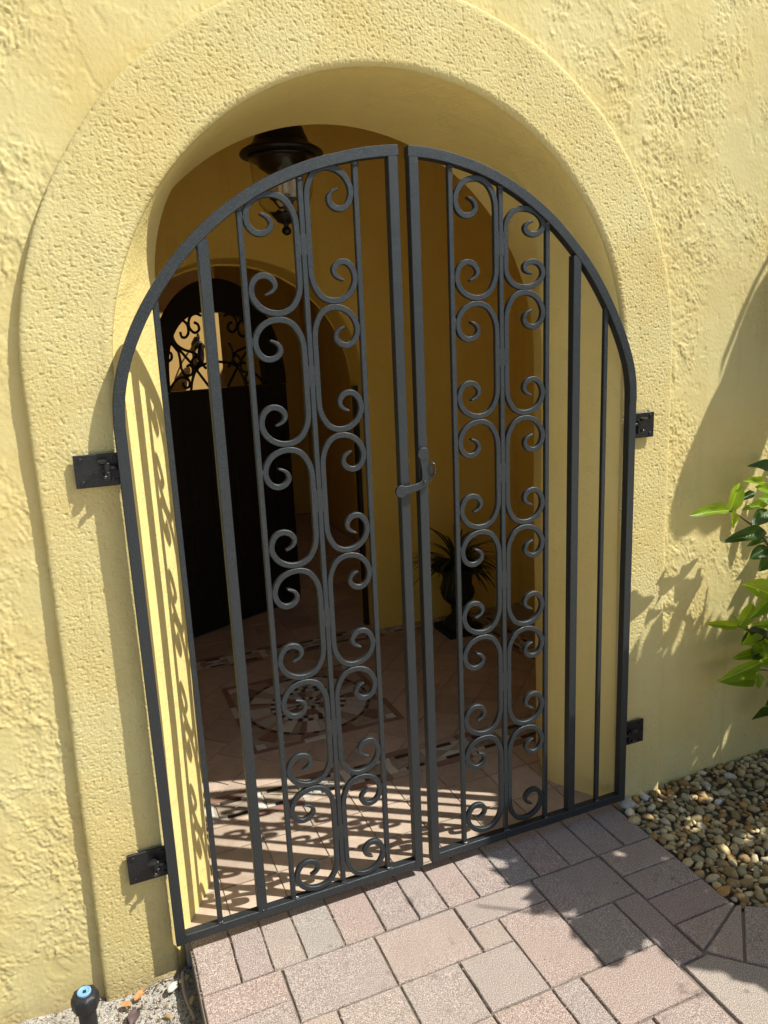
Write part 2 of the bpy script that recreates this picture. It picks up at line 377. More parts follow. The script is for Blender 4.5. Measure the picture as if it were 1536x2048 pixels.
# ------------------------------------------------------------------ relief of the plaster, as real height
def gnoise(x, z, f, seed):
    rng = np.random.RandomState(seed); ang = rng.rand(256, 256)*2*np.pi; gx, gz = np.cos(ang), np.sin(ang)
    x = x*f+37.7; z = z*f+91.3; xi = np.floor(x).astype(int); zi = np.floor(z).astype(int); u = x-xi; v = z-zi
    def d(a, b): return gx[(xi+a) & 255, (zi+b) & 255]*(u-a)+gz[(xi+a) & 255, (zi+b) & 255]*(v-b)
    su = u*u*u*(u*(u*6-15)+10); sv = v*v*v*(v*(v*6-15)+10)
    a = d(0, 0)*(1-su)+d(1, 0)*su; b = d(0, 1)*(1-su)+d(1, 1)*su
    return (a*(1-sv)+b*sv)*1.5
def fbm(x, z, f, seed, o=4, g=.5):
    t = 0; a = 1; n_ = 0
    for k in range(o): t = t+a*gnoise(x, z, f*2.03**k, seed+k); n_ += a; a *= g
    return t/n_*1.4
def sstep(a, b, x):
    t = np.clip((x-a)/(b-a), 0, 1); return t*t*(3-2*t)
def trowel_height(x, z):
    wx = x+.035*fbm(x, z, 7, 50, 3); wz = z+.035*fbm(x, z, 7, 60, 3)
    zone = fbm(x, z, 3.1, 5, 3)                                   # where the coat is open and rough
    sheet = fbm(wx, wz*.72+x*.25, 7.5, 11, 6, .62)                # smooth trowelled skins with torn edges
    skin = sstep(-.012, .022, sheet+.55*zone+.10)
    sheet2 = fbm(wx+.4, wz*.6-x*.3, 15, 23, 5, .66); torn = sstep(.10, .135, sheet2)*sstep(.25, -.15, zone)
    rough = fbm(x*1.0+z*.5, z*.45, 148, 31, 2, .6); grit = fbm(x, z, 140, 41, 1)
    knock = sstep(-.04, .10, rough)                               # knocked-down grains
    open_ = (1-skin)*sstep(.55, -.05, zone); mid_ = sstep(.45, -.25, zone)
    fleck = sstep(.16, .26, fbm(wx*1.0+wz*.5, wz*.50, 34, 91, 5, .70))*mid_
    h = .0030*fbm(x, z, 2.2, 3, 2)+.0007*fbm(x, z, 9, 4, 2)
    h += .0011*skin + .0015*torn + .0015*fleck + open_*(.00085*knock+.0005*rough+.0005*grit+.0008*sstep(-.1, .2, fbm(wx, wz*.7, 40, 131, 3, .6)))
    h += skin*(.00035*rough+.00022*grit)+.0003*knock*mid_
    return h
def coat_height(x, z):
    a = fbm(x, z, 150, 71, 2, .55); b = gnoise(x, z, 230, 75)
    pit = sstep(.42, .58, gnoise(x, z, 98, 79))
    clump = .65+.35*sstep(-.4, .3, fbm(x, z, 9, 83, 3))
    return .0014*fbm(x, z, 6, 81, 2)+clump*(.00105*sstep(-.40, .40, a)+.00055*b)-.0015*pit
def np_mesh(name, V, F, mat, smooth=True):
    m = bpy.data.meshes.new(name); m.vertices.add(len(V)); m.vertices.foreach_set('co', V.astype(np.float32).ravel())
    m.loops.add(F.size); m.loops.foreach_set('vertex_index', F.astype(np.int32).ravel())
    m.polygons.add(len(F)); m.polygons.foreach_set('loop_start', np.arange(0, F.size, 4, dtype=np.int32))
    m.polygons.foreach_set('use_smooth', np.full(len(F), smooth)); m.materials.append(mat); m.update(calc_edges=True); m.validate(); return m

# ------------------------------------------------------------------ stucco wall with arched opening
WALL = thing('stucco_wall', 'yellow stucco garden wall with an arched gateway and a raised arch surround', 'wall', (0, .07, 0))
ZC = 1.51
def arch_path(R, x0=0.0, zc=ZC, zb=-.45, b=None, flare=.012, nj=44, na=90):
    out = []
    b = b or R
    for i in range(nj): 
        z = zb+(zc-zb)*i/nj; out.append((x0-(R+flare*max(0, 1-z)), z))
    for i in range(na+1):
        t = PI-PI*i/na; out.append((x0+R*math.cos(t), zc+b*math.sin(t)))
    for i in reversed(range(nj)):
        z = zb+(zc-zb)*i/nj; out.append((x0+(R+flare*max(0, 1-z)), z))
    return out
def sheet_with_arch(y, path, X0, X1, ztop, zb=-.45):
    mb = MB(); n = len(path); zc = max(p[1] for p in path)
    fine = lambda a, b, k: [a+(b-a)*i/k for i in range(k+1)]
    for a, b in zip(path, path[1:]):
        if a[1] >= ZCUR[0]-1e-6 and b[1] >= ZCUR[0]-1e-6:
            mb.add([(a[0], y, a[1]), (b[0], y, b[1]), (b[0], y, ztop), (a[0], y, ztop)], [(0, 1, 2, 3)])
        else:
            X = X0 if a[0] < (path[0][0]+path[-1][0])/2 else X1
            mb.add([(a[0], y, a[1]), (b[0], y, b[1]), (X, y, b[1]), (X, y, a[1])], [(0, 1, 2, 3)])
    xl = min(p[0] for p in path if p[1] >= ZCUR[0]-1e-6); xr = max(p[0] for p in path if p[1] >= ZCUR[0]-1e-6)
    mb.add([(X0, y, ZCUR[0]), (xl, y, ZCUR[0]), (xl, y, ztop), (X0, y, ztop)], [(0, 1, 2, 3)])
    mb.add([(xr, y, ZCUR[0]), (X1, y, ZCUR[0]), (X1, y, ztop), (xr, y, ztop)], [(0, 1, 2, 3)])
    return mb
ZCUR = [ZC]
X0_, X1_, Z0_, Z1_, ST = -1.42, 1.95, -.26, 2.72, .0033
nx_, nz_ = int((X1_-X0_)/ST), int((Z1_-Z0_)/ST)
gx_, gz_ = np.meshgrid(np.linspace(X0_, X1_, nx_+1), np.linspace(Z0_, Z1_, nz_+1))
gx_, gz_ = gx_.ravel(), gz_.ravel(); hh_ = trowel_height(gx_, gz_)
edge = np.minimum.reduce([gx_-X0_, X1_-gx_, gz_-Z0_, Z1_-gz_]); hh_ = hh_*np.clip(edge/.05, 0, 1)
V_ = np.stack([gx_, -.0005-hh_, gz_], 1)
ii, jj = np.meshgrid(np.arange(nx_), np.arange(nz_)); k0 = (jj*(nx_+1)+ii).ravel()
F_ = np.stack([k0, k0+1, k0+nx_+2, k0+nx_+1], 1)
cx_, cz_ = gx_[k0]+ST/2, gz_[k0]+ST/2
hole = np.where(cz_ < ZC, np.abs(cx_) < .912, np.hypot(cx_, cz_-ZC) < .912); F_ = F_[~hole]
use = np.unique(F_); mp_i = np.zeros(len(V_), int); mp_i[use] = np.arange(len(use))
obj('wall_face', np_mesh('wall_face', V_[use], mp_i[F_], M_TROWEL), WALL)
wo = MB()
for a, b in (((-7, -.45), (X0_, 4.6)), ((X1_, -.45), (7, 4.6)), ((X0_, Z1_), (X1_, 4.6)), ((X0_, -.45), (-.95, Z0_)), ((.95, -.45), (X1_, Z0_))):
    wo.add([(a[0], .0703, a[1]), (b[0], .0703, a[1]), (b[0], .0703, b[1]), (a[0], .0703, b[1])], [(0, 1, 2, 3)])
wo.build('outer_wall_face', M_TROWEL, WALL)
MB().box((-7, .075, 4.6), (7, .5, 4.62)).build('wall_top', M_TROWEL, WALL)
def wob(p, y, a):
    return a*noise.noise(Vector((p[0]*4.3, y*9, p[1]*4.3)))
prof = [(.9420, .0740), (.9415, .064), (.9410, .055), (.9398, .0495), (.9375, .0468), (.934, .0455), (.930, .0450)]+[(.926-.0021*k, .0448) for k in range(80)]+[(.7585, .0452), (.7555, .0460), (.7525, .0472), (.7495, .0490), (.747, .0515), (.7442, .056), (.7445, .066), (.7465, .080)]
PA = arch_path(1.0, nj=820, na=1300, flare=0.0); R_, rsv = [p[0] for p in prof], []
bx = np.array([p[0] for p in PA]); bz = np.array([p[1] for p in PA]); up_ = bz > ZC-1e-9
ux_ = np.where(up_, bx, np.sign(bx)); uz_ = np.where(up_, bz-ZC, 0.0)
for (R, y) in prof:
    fl = np.where(up_, 0, .012*np.clip(1-bz, 0, None)); wav = (.0016 if R > .76 else 0)*fbm(bx*3+R*0, bz*3, 1.5, 91, 3)
    rr_ = R+fl+wav; x = np.where(up_, ux_*rr_, ux_*rr_); z = np.where(up_, ZC+uz_*rr_, bz)
    c = coat_height(x, z); fade = 1.0 if R > .7468 else 0
    ny = max(0, min(1, (.060-y)/.010)); e = .6*c if R > .93 or R < .757 else c
    rad = np.where(R > .93, 1.0, np.where(R < .757, -1.0, 0.0))*.7*c*(1.0 if y < .07 else 0)*fade
    x = x+ux_*rad; z = z+np.where(up_, uz_*rad, 0)
    rsv.append(np.stack([x, y-.07-e*ny*fade+.0005*fade, z], 1))
nr, nc = len(prof), len(PA); V_ = np.concatenate(rsv)
ii, jj = np.meshgrid(np.arange(nc-1), np.arange(nr-1)); k0 = (jj*nc+ii).ravel()
obj('arch_surround', np_mesh('arch_surround', V_, np.stack([k0, k0+1, k0+nc+1, k0+nc], 1), M_COAT), WALL)
EY = [(.056, 0.0), (.075, .018), (.099, .034), (.14, .061), (.19, .091), (.24, .119), (.268, .130), (.285, .133), (.30, .128), (.34, .106), (.40, .075), (.45, .05), (.50, .024)]
def kz(z):
    t = max(0, min(1, (z-1.60)/.52)); return 1-t*t*(3-2*t)
rs = []
for y, e in EY:
    ring = []
    for (x, z), (nx, nz) in zip(arch_path(.744, flare=.012), arch_path(1.0, flare=0.0)):
        k = kz(z); d = k*e+(1-k)*.012*(y-.045)/.455
        if z > ZC: dx, dz = -d*nx, -d*(nz-ZC)
        else: dx, dz = -d*(1 if x > 0 else -1), 0
        w = 0 if y < .06 else wob((x, z), y, .002)
        ring.append((x+dx+w, y, z+dz))
    rs.append(ring)
MB().rings(rs, False).build('archway_reveal', M_REVEAL, WALL, smooth=True)
ZCUR[0] = ZC
sheet_with_arch(.5005, arch_path(.737, flare=0.0), -1.3, 1.6, 2.95).build('inner_face', M_INNER, WALL)

# ------------------------------------------------------------------ vestibule and hall behind the gate
def slab(name, a, b, mat, label, cat, kind=None):
    o = MB().box(a, b).build(name, mat)
    if kind: o['kind'] = kind
    else: tag(o, label, cat)
    return o
slab('left_wall', (-1.45, .51, -.2), (-1.3, 2.0, 3.0), M_INNER, 'shaded yellow side wall left of the porch, behind the gate', 'wall')
slab('right_wall', (1.6, .51, -.2), (1.75, 2.0, 3.0), M_INNER, 'shaded yellow side wall right of the porch, behind the urn', 'wall')
slab('ceiling', (-1.45, .51, 2.95), (1.75, 3.4, 3.05), M_CEIL, '', '', 'structure')
ZCUR[0] = 1.385
bw = sheet_with_arch(2.0, arch_path(.665, -.03, 1.385, -.2, .655, 0.0), -1.3, 1.6, 2.95)
bp = [arch_path(r, -.03, 1.385, -.2, r-.01, 0.0) for r in (.665, .66, .655)]
for i, (ya, yb) in enumerate(((2.0, 2.012), (2.012, 2.20))): bw.rings([[(x, ya, z) for x, z in bp[i]], [(x, yb, z) for x, z in bp[i+1]]], False)
tag(bw.build('inner_arch_wall', M_INNER, smooth=20), 'shaded yellow wall with a smaller arched opening facing the gate', 'wall')
ZCUR[0] = 1.375
tag(sheet_with_arch(2.2, arch_path(.655, -.03, 1.375, -.2, .645, 0.0), -1.3, 1.6, 2.95).build('hall_arch_wall', M_INNER), 'unlit hall side of the small arched wall', 'wall')
slab('hall_right_wall', (1.29, 2.2, -.2), (1.42, 5.5, 2.9), M_INNER, 'dim yellow wall running back on the right of the hall', 'wall')
slab('hall_left_wall', (-1.15, 2.2, -.2), (-1.0, 5.5, 2.9), M_INNER, 'hall wall hidden behind the black door', 'wall')
slab('hall_back_wall', (-1.0, 5.35, -.2), (1.29, 5.5, 2.9), M_INNER, 'dark yellow wall closing the far end of the hall', 'wall')
slab('courtyard_wall', (-1.0, 4.2, -.04), (.285, 4.32, 2.6), M_OCHRE, 'sunlit orange-yellow wall seen through the door grille', 'wall')
for a, b in (((-1.15, 3.80, 2.9), (1.42, 5.5, 3.0)), ((1.20, 3.4, 2.9), (1.42, 3.8, 3.0)), ((-1.15, 3.4, 2.9), (.42, 3.8, 3.0))):  # unseen ceiling, its gap placed to let sun onto part of the courtyard wall
    slab('hall_ceiling', a, b, M_CEIL, '', '', 'structure')

# tiles ---------------------------------------------------------------
tf = MB().box((-.7345, .053, -.12), (.7345, .503, FZ-.0045)).box((-1.3, .504, -.12), (1.6, 5.35, FZ-.0045)).build('tile_floor', M_GROUT); tf['kind'] = 'structure'
def clip(poly, x0, x1, y0, y1):
    for ax, v, sg in ((0, x0, 1), (0, x1, -1), (1, y0, 1), (1, y1, -1)):
        out = []
        for i in range(len(poly)):
            p, q = poly[i-1], poly[i]; a = sg*(p[ax]-v); b = sg*(q[ax]-v)
            if (a >= 0) != (b >= 0): t = a/(a-b); out.append((p[0]+(q[0]-p[0])*t, p[1]+(q[1]-p[1])*t))
            if b >= 0: out.append(q)
        poly = out
        if len(poly) < 3: return None
    return poly
def flat_piece(name, poly, mat, parent, zt, th=.004):
    return MB().rings([[(p[0], p[1], zt-th) for p in poly], [(p[0], p[1], zt) for p in poly]], True, False, True).build(name, mat, parent)
def zt_(): return FZ+random.uniform(-.0006, .0003)
G_ = .0022
x = -.60                                                        # doorway strip, square to the wall
for i in range(-5, 6):
    for j, (ya, yb) in enumerate(((.055, .216), (.218, .391), (.393, .530))):
        xa = .443+(i-3)*.1735
        q = clip(rect(xa+G_, xa+.1735-G_, ya+G_, yb-G_), -.7345, .7345, .05, .54)
        if q: flat_piece('tile', q, M_TILE, tf, zt_())
for k in range(-2, 16):                                         # diagonal field
    off = {1: .18, 2: .07, 3: .18, 4: .09, 5: .06, 6: .18}.get(k, .07 if k % 2 else .18)
    for m in range(-4, 16):
        u0, v0 = off+.25*m, .25*k; gg = .0045
        q = [((u-v)/2, (u+v)/2) for u, v in ((u0+gg, v0+gg), (u0+.25-gg, v0+gg), (u0+.25-gg, v0+.25-gg), (u0+gg, v0+.25-gg))]
        q = clip(q, -.95, 1.16, .717, 1.882)
        if q and not (all(abs(p[0]) < .33 and abs(p[1]-1.28) < .33 for p in q)): flat_piece('tile', q, M_TILE, tf, zt_())
for i in range(-5, 8):                                          # hall
    for j in range(8):
        flat_piece('tile', rect(-.01+i*.179+G_, -.01+(i+1)*.179-G_, 2.062+j*.179+G_, 2.062+(j+1)*.179-G_), M_TILE, tf, zt_())
far = MB()
for i in range(-5, 7):
    for j in range(10): far.box((-.01+i*.179+G_, 3.5+j*.179+G_, FZ-.004), (-.01+(i+1)*.179-G_, 3.5+(j+1)*.179-G_, FZ))
far = far.build('far_tiles', M_TILE, tf); far['kind'] = 'stuff'

# mosaic borders and medallion
def mosaic_strip(name, label, P, n, horizontal=True):
    t = thing(name, label, 'floor border', (P[0], P[1], FZ))
    x0, y0, L, h = P
    Tm = (lambda a, b: (x0+a, y0+b)) if horizontal else (lambda a, b: (x0+h-b, y0+a))
    def pc(pts, mat, nm): flat_piece(nm, [Tm(*q) for q in pts], mat, t, zt_())
    U = L/n
    a = .0015
    for i in range(n):
        s = i*U
        pc([(s+a, a), (s+U-a, a), (s+U-a, h*.19-a), (s+a, h*.19-a)], M_TILE if i % 2 else M_REDB, 'edge_piece')
        pc([(s+a, h*.81+a), (s+U-a, h*.81+a), (s+U-a, h-a), (s+a, h-a)], M_REDB if i % 2 else M_TILE, 'edge_piece')
        w = U*.24
        pc([(s+a, h*.2), (s+w-a, h*.2), (s+w*.72, h*.5), (s+w-a, h*.8), (s+a, h*.8)], M_WHITE, 'white_piece')
        for b0, b1, mt in ((w, .42*U, M_WHITE), (.42*U, .86*U, M_DARK), (.86*U, U, M_TAN)): pc([(s+b0+a, h*.2), (s+b1-a, h*.2), (s+b1-a, h*.29), (s+b0+a, h*.29)], mt, 'bar_piece')
        for b0, b1, mt in ((w, .36*U, M_TAN), (.36*U, .80*U, M_DARK), (.80*U, U, M_WHITE)): pc([(s+b0+a, h*.71), (s+b1-a, h*.71), (s+b1-a, h*.8), (s+b0+a, h*.8)], mt, 'bar_piece')
        c = (s+(w+U)/2, h*.5)
        cs = [(s+w+a, h*.31), (s+U-a, h*.31), (s+U-a, h*.69), (s+w+a, h*.69)]
        for k in range(4):
            p, q = cs[k], cs[(k+1) % 4]; f = lambda r: (c[0]+(r[0]-c[0])*.96, c[1]+(r[1]-c[1])*.96)
            cc = (c[0]+((p[0]+q[0])/2-c[0])*.12, c[1]+((p[1]+q[1])/2-c[1])*.12)
            pc([cc, f(p), f(q)], M_TAN if k % 2 else M_WHITE if i % 3 == 0 else M_TAN, 'triangle_piece')
    return t
mosaic_strip('mosaic_border', 'strip of white and dark mosaic tiles across the floor just inside the gate', (-.76, .532, 1.92, .182), 11)
mosaic_strip('mosaic_border', 'dim strip of mosaic tiles across the floor in front of the small arch', (-.95, 1.884, 2.30, .176), 13)
mosaic_strip('mosaic_border', 'strip of mosaic tiles along the right edge of the porch floor by the urn', (1.165, .72, 1.16, .17), 6, False)
med = thing('floor_medallion', 'square mosaic medallion with a round white and dark pattern in the tile floor', 'mosaic', (0, 1.285, FZ))
MB().box((-.345, .94, FZ-.0045), (.345, 1.63, FZ+.0005)).build('grout_bed', M_GROUT, med)
MC = (0.0, 1.285); ZM = FZ+.0035
def mp_(poly, mat, nm): flat_piece(nm, poly, mat, med, ZM+random.uniform(-.0004, .0004), .0035)
def ringp(r0, r1, n, mats, g=.0028, ph=0.0, nm='mosaic_piece', skew=1.0):
    for k in range(n):
        a0 = 2*PI*(k+ph)/n; a1 = 2*PI*(k+1+ph)/n; d0 = g/2/max(r0, .01); d1 = g/2/r1; mid = (a0+a1)/2
        s0 = (a1-a0)/2*skew-d0; s1 = (a1-a0)/2-d1
        mt = mats[k % len(mats)]
        if mt is None: continue
        pts = [(r0+g/2, mid-s0), (r1-g/2, mid-s1), (r1-g/2, mid), (r1-g/2, mid+s1), (r0+g/2, mid+s0)]
        Q = [(MC[0]+r*math.cos(a), MC[1]+r*math.sin(a)) for r, a in pts]
        if mt is M_TAN and r1-r0 > .04:                          # crazy-cut pieces between the cream wedges
            cut = random.uniform(.3, .7); m1 = tuple(Q[0][i]+(Q[4][i]-Q[0][i])*cut for i in (0, 1))
            for tri in ((Q[0], Q[1], Q[2], m1), (m1, Q[2], Q[3], Q[4])):
                cc = [sum(p[i] for p in tri)/4 for i in (0, 1)]
                mp_([(cc[0]+(p[0]-cc[0])*.93, cc[1]+(p[1]-cc[1])*.93) for p in tri], random.choice((M_TAN, M_TAN, M_TILE, M_WHITE, M_REDB)), nm)
            continue
        mp_(Q, mt, nm)
ringp(.276, .292, 56, [M_DARK, M_REDB])
ringp(.178, .274, 26, [M_WHITE, M_TAN], ph=.2)
ringp(.150, .176, 44, [M_WHITE, M_DARK])
ringp(.124, .148, 39, [M_WHITE, M_WHITE, M_DARK], ph=.5)
ringp(.062, .122, 18, [M_TAN, M_REDB, M_WHITE])
ringp(.036, .060, 16, [M_DARK, M_WHITE])
ringp(.004, .034, 8, [M_WHITE, M_TAN])
for s in range(4):                                              # square frame with crackle corners
    ca, sa = (1, 0, -1, 0)[s], (0, 1, 0, -1)[s]
    T = lambda q: (MC[0]+q[0]*ca-q[1]*sa, MC[1]+q[0]*sa+q[1]*ca)
    for k in range(6):
        a = -.34+k*.1135; b = a+.111
        mp_([T((a, -.341)), T((b, -.341)), T((b-(.024 if k == 5 else 0), -.316)), T((a+(.024 if k == 0 else 0), -.316))], M_WHITE if k in (2,) else M_REDB, 'frame_piece')
    mp_([T(q) for q in ((.272, -.312), (.314, -.312), (.314, -.272), (.276, -.276))], M_WHITE, 'corner_piece')
    for k in range(5):
        a = math.radians(-82+k*15); b = math.radians(-82+(k+1)*15-1.5)
        def ext(t):
            m = min(.312/max(abs(math.cos(t)), 1e-6), .312/max(abs(math.sin(t)), 1e-6)); m = min(m, .37); return (math.cos(t)*m, math.sin(t)*m)
        mp_([T((.297*math.cos(a), .297*math.sin(a))), T(ext(a)), T(ext(b)), T((.297*math.cos(b), .297*math.sin(b)))], M_TAN if k % 2 else M_REDB, 'corner_piece')

# black arched door -----------------------------------------------------
DA = Vector((-.339, 2.389, FZ)); DU = Vector((.718, .349, 0)).normalized(); DN = Vector((DU.y, -DU.x, 0))
dp = lambda p: tuple(DA+DU*p[0]-DN*p[1]+Vector((0, 0, p[2]-FZ)))
door = thing('arched_door', 'black arched timber door standing half open with a scrolled iron grille in its top', 'door', tuple(DA))
for i in range(6):
    a = -.105+i*.154; b = a+.154
    MB().prism([(a+.0012, FZ+.006), (b-.0012, FZ+.006), (b-.0012, 1.378), (a+.0012, 1.378)], 0.0, .045, dp).build('board', M_BLACK, door)
    z0_ = random.uniform(.08, .5); MB().prism([(a+.0275, z0_), (a+.0315, z0_), (a+.0315, 1.22), (a+.0275, 1.22)], -.0022, .001, dp).build('bead', M_HINGE, door, smooth=True)
def ell(cx, a, cz, b, n=36): return [(cx+a*math.cos(PI-PI*i/n), cz+b*math.sin(PI-PI*i/n)) for i in range(n+1)]
o_, i_ = ell(.357, .463, 1.381, .612), [(.327+.335*math.copysign(abs(math.cos(PI-PI*i/36))**.72, math.cos(PI-PI*i/36)), 1.381+.428*abs(math.sin(PI-PI*i/36))**.72) for i in range(37)]
mb = MB()
for d in (-.002, .047): mb.rings([[dp((x, d, z)) for x, z in o_], [dp((x, d, z)) for x, z in i_]], False)
mb.rings([[dp((x, -.002, z)) for x, z in o_], [dp((x, .047, z)) for x, z in o_]], False)
mb.rings([[dp((x, -.002, z)) for x, z in i_], [dp((x, .047, z)) for x, z in i_]], False)
mb.build('arched_head', M_BLACK, door)
MB().prism([(0.0, 1.379), (.655, 1.379), (.655, 1.386), (0.0, 1.386)], -.004, .05, dp).build('grille_sill', M_BRONZE, door)
CS = [[(.103, 1.704), (.11, 1.677), (.136, 1.676), (.156, 1.704), (.148, 1.748), (.11, 1.768), (.069, 1.749), (.05, 1.7), (.066, 1.644), (.112, 1.61), (.164, 1.594), (.203, 1.573), (.216, 1.541)],
      [(.199, 1.754), (.222, 1.742), (.226, 1.714), (.196, 1.698), (.168, 1.72), (.162, 1.754), (.179, 1.787), (.215, 1.801), (.248, 1.79)],
      [(.004, 1.705), (.085, 1.611), (.162, 1.523), (.241, 1.421), (.265, 1.388)], [(.136, 1.384), (.154, 1.449), (.187, 1.499), (.242, 1.525), (.327, 1.535)],
      [(.078, 1.605), (.085, 1.555), (.087, 1.51), (.109, 1.469), (.15, 1.473), (.16, 1.506), (.142, 1.524), (.124, 1.516)],
      [(.004, 1.404), (.046, 1.445), (.087, 1.459), (.126, 1.445), (.129, 1.411), (.107, 1.401), (.089, 1.416), (.091, 1.433)],
      [(.011, 1.654), (.043, 1.639), (.077, 1.6)], [(.006, 1.60), (.032, 1.59), (.030, 1.562), (.006, 1.547)],
      [(.16, 1.501), (.158, 1.541), (.188, 1.568), (.213, 1.544), (.197, 1.522), (.167, 1.506)], [(.231, 1.64), (.213, 1.601), (.213, 1.544), (.25, 1.50)]]
for sgn in (1, -1):
    for c in CS:
        c = [(p[0] if sgn > 0 else .654-p[0], p[1]) for p in c]
        MB().tube([dp((x, .02, z)) for x, z in spline(c, 6)], .0078, 6).build('grille_scroll', M_BRONZE, door, smooth=True)
MB().tube([dp((.327, .02, 1.384)), dp((.327, .02, 1.808))], .006, 6).build('grille_bar', M_BRONZE, door, smooth=True)
hd = MB().prism([(.74, .93), (.785, .93), (.785, 1.10), (.74, 1.10)], -.008, -.002, dp).build('handle_plate', M_BRONZE, door)
tag(MB().box((.604, 2.09, FZ), (.644, 2.13, 1.372)).build('dark_post', M_BLACK), 'slim black post standing inside the right edge of the small arch', 'post')
sc = thing('wall_sconce', 'tiny black lantern with a curled hook on the sunlit wall behind the door grille', 'lamp', (.10, 4.19, 1.55))
MB().box((.085, 4.18, 1.50), (.115, 4.20, 1.72)).build('back_plate', M_BRONZE, sc)
MB().tube(spline([(.10, 4.18, 1.70), (.10, 4.12, 1.74), (.10, 4.07, 1.72), (.10, 4.09, 1.69)], 6), .006).build('hook', M_BRONZE, sc, smooth=True)
MB().lathe([(.012, .05), (.02, .04), (.055, .0), (.052, -.004)], (.10, 4.09, 1.635), 16).build('shade', M_BRONZE, sc, smooth=True)
MB().lathe([(.034, .0), (.036, -.05), (.022, -.11)], (.10, 4.09, 1.63), 12).build('glass', M_GLASS, sc, smooth=True)
MB().lathe([(.024, .0), (.008, -.02)], (.10, 4.09, 1.52), 12).build('finial', M_BRONZE, sc, smooth=True)

# hanging lantern --------------------------------------------------------
LX, LY = -.030, 1.0
lan = thing('hanging_lantern', 'dark bronze lantern with a bell glass hanging from the porch ceiling', 'lantern', (LX, LY, 2.0))
MB().lathe([(.020, .205), (.060, .212), (.088, .232), (.104, .262), (.130, .264), (.150, .268), (.153, .273), (.150, .280), (.128, .293), (.104, .308), (.095, .330), (.090, .338), (.086, .352), (.080, .365), (.072, .372), (.070, .40), (.060, .43), (.022, .46), (.010, .50)], (LX, LY, 2.0), 40).build('cap', M_BRONZE, lan, smooth=35)
MB().lathe([(.121, .264), (.125, .259), (.121, .254)], (LX, LY, 2.0), 40).build('rim_ring', M_BRONZE, lan, smooth=True)
gl = [(.120, .262), (.114, .20), (.104, .14), (.092, .10), (.072, .077), (.046, .066)]
MB().lathe(gl+[(r-.003, z) for r, z in reversed(gl)], (LX, LY, 2.0), 36, False, False).build('glass', M_GLASS, lan, smooth=True)
MB().lathe([(.050, .070), (.052, .064), (.046, .058), (.040, .052), (.030, .040), (.012, .034), (.008, .026), (.014, .020), (.018, .012), (.018, .006), (.012, -.002), (.004, -.006)], (LX, LY, 2.0), 28).build('finial', M_BRONZE, lan, smooth=True)
MB().tube([(LX, LY, 2.06), (LX, LY, 2.28)], .006).build('centre_rod', M_BRONZE, lan, smooth=True)
for k in range(3):
    a = 2*PI*k/3+.4; cxy = (LX+.04*math.cos(a), LY+.04*math.sin(a))
    cd = MB().lathe([(.011, 0), (.011, .075)], (cxy[0], cxy[1], 2.13), 12).build('candle', M_WAX, lan, smooth=40)
    MB().lathe([(.006, .0), (.018, .006), (.019, .012), (.012, .013)], (cxy[0], cxy[1], 2.118), 12).build('drip_cup', M_BRONZE, cd, smooth=True)
    MB().tube(spline([(LX, LY, 2.10), ((LX+cxy[0])/2, (LY+cxy[1])/2, 2.095), (cxy[0], cxy[1], 2.118)], 5), .0035, 6).build('arm', M_BRONZE, lan, smooth=True)
MB().tube([(LX, LY, 2.49), (LX, LY, 2.95)], .006).build('chain_rod', M_BRONZE, lan, smooth=True)

# urn with strap-leaved plant --------------------------------------------
UX, UY = 1.045, 1.75
urn = thing('urn_planter', 'dark cast iron urn on a square foot standing by the shaded porch wall', 'planter', (UX, UY, FZ))
MB().box((UX-.105, UY-.105, FZ), (UX+.105, UY+.105, FZ+.035)).build('plinth', M_URN, urn)
MB().lathe([(.092, .035), (.090, .05), (.072, .075), (.045, .10), (.036, .125), (.042, .145), (.038, .155), (.055, .17), (.085, .20), (.098, .235), (.092, .262), (.082, .28), (.085, .33), (.097, .355), (.120, .368), (.146, .380), (.150, .388), (.142, .394), (.112, .388), (.105, .36)], (UX, UY, FZ), 32).build('bowl', M_URN, urn, smooth=35)
pl = thing('strap_leaf_plant', 'dark spidery plant with arching strap leaves growing in the urn', 'plant', (UX, UY, FZ+.36))
random.seed(21)
for i in range(120):
    a = random.uniform(0, 2*PI); L = random.uniform(.18, .38); el_ = random.uniform(.35, 1.35)
    pts = []; p = Vector((UX, UY, FZ+.36)); d = Vector((math.cos(a)*math.cos(el_), math.sin(a)*math.cos(el_), math.sin(el_)))
    for k in range(8):
        pts.append(p.copy()); p = p+d*(L/7); d = (d+Vector((0, 0, -.20-.1*random.random()))).normalized()
    mb = MB(); vs = []
    for k, q in enumerate(pts):
        w = .0080*math.sin(PI*(k+.8)/8.2)+.0006; side = Vector((-math.sin(a), math.cos(a), 0))
        vs += [q-side*w, q+Vector((0, 0, -.0015)), q+side*w]
    fs = []
    for k in range(7): fs += [(3*k, 3*k+1, 3*k+4, 3*k+3), (3*k+1, 3*k+2, 3*k+5, 3*k+4)]
    mb.add(vs, fs).build('leaf', M_GRASSY, pl, smooth=True)

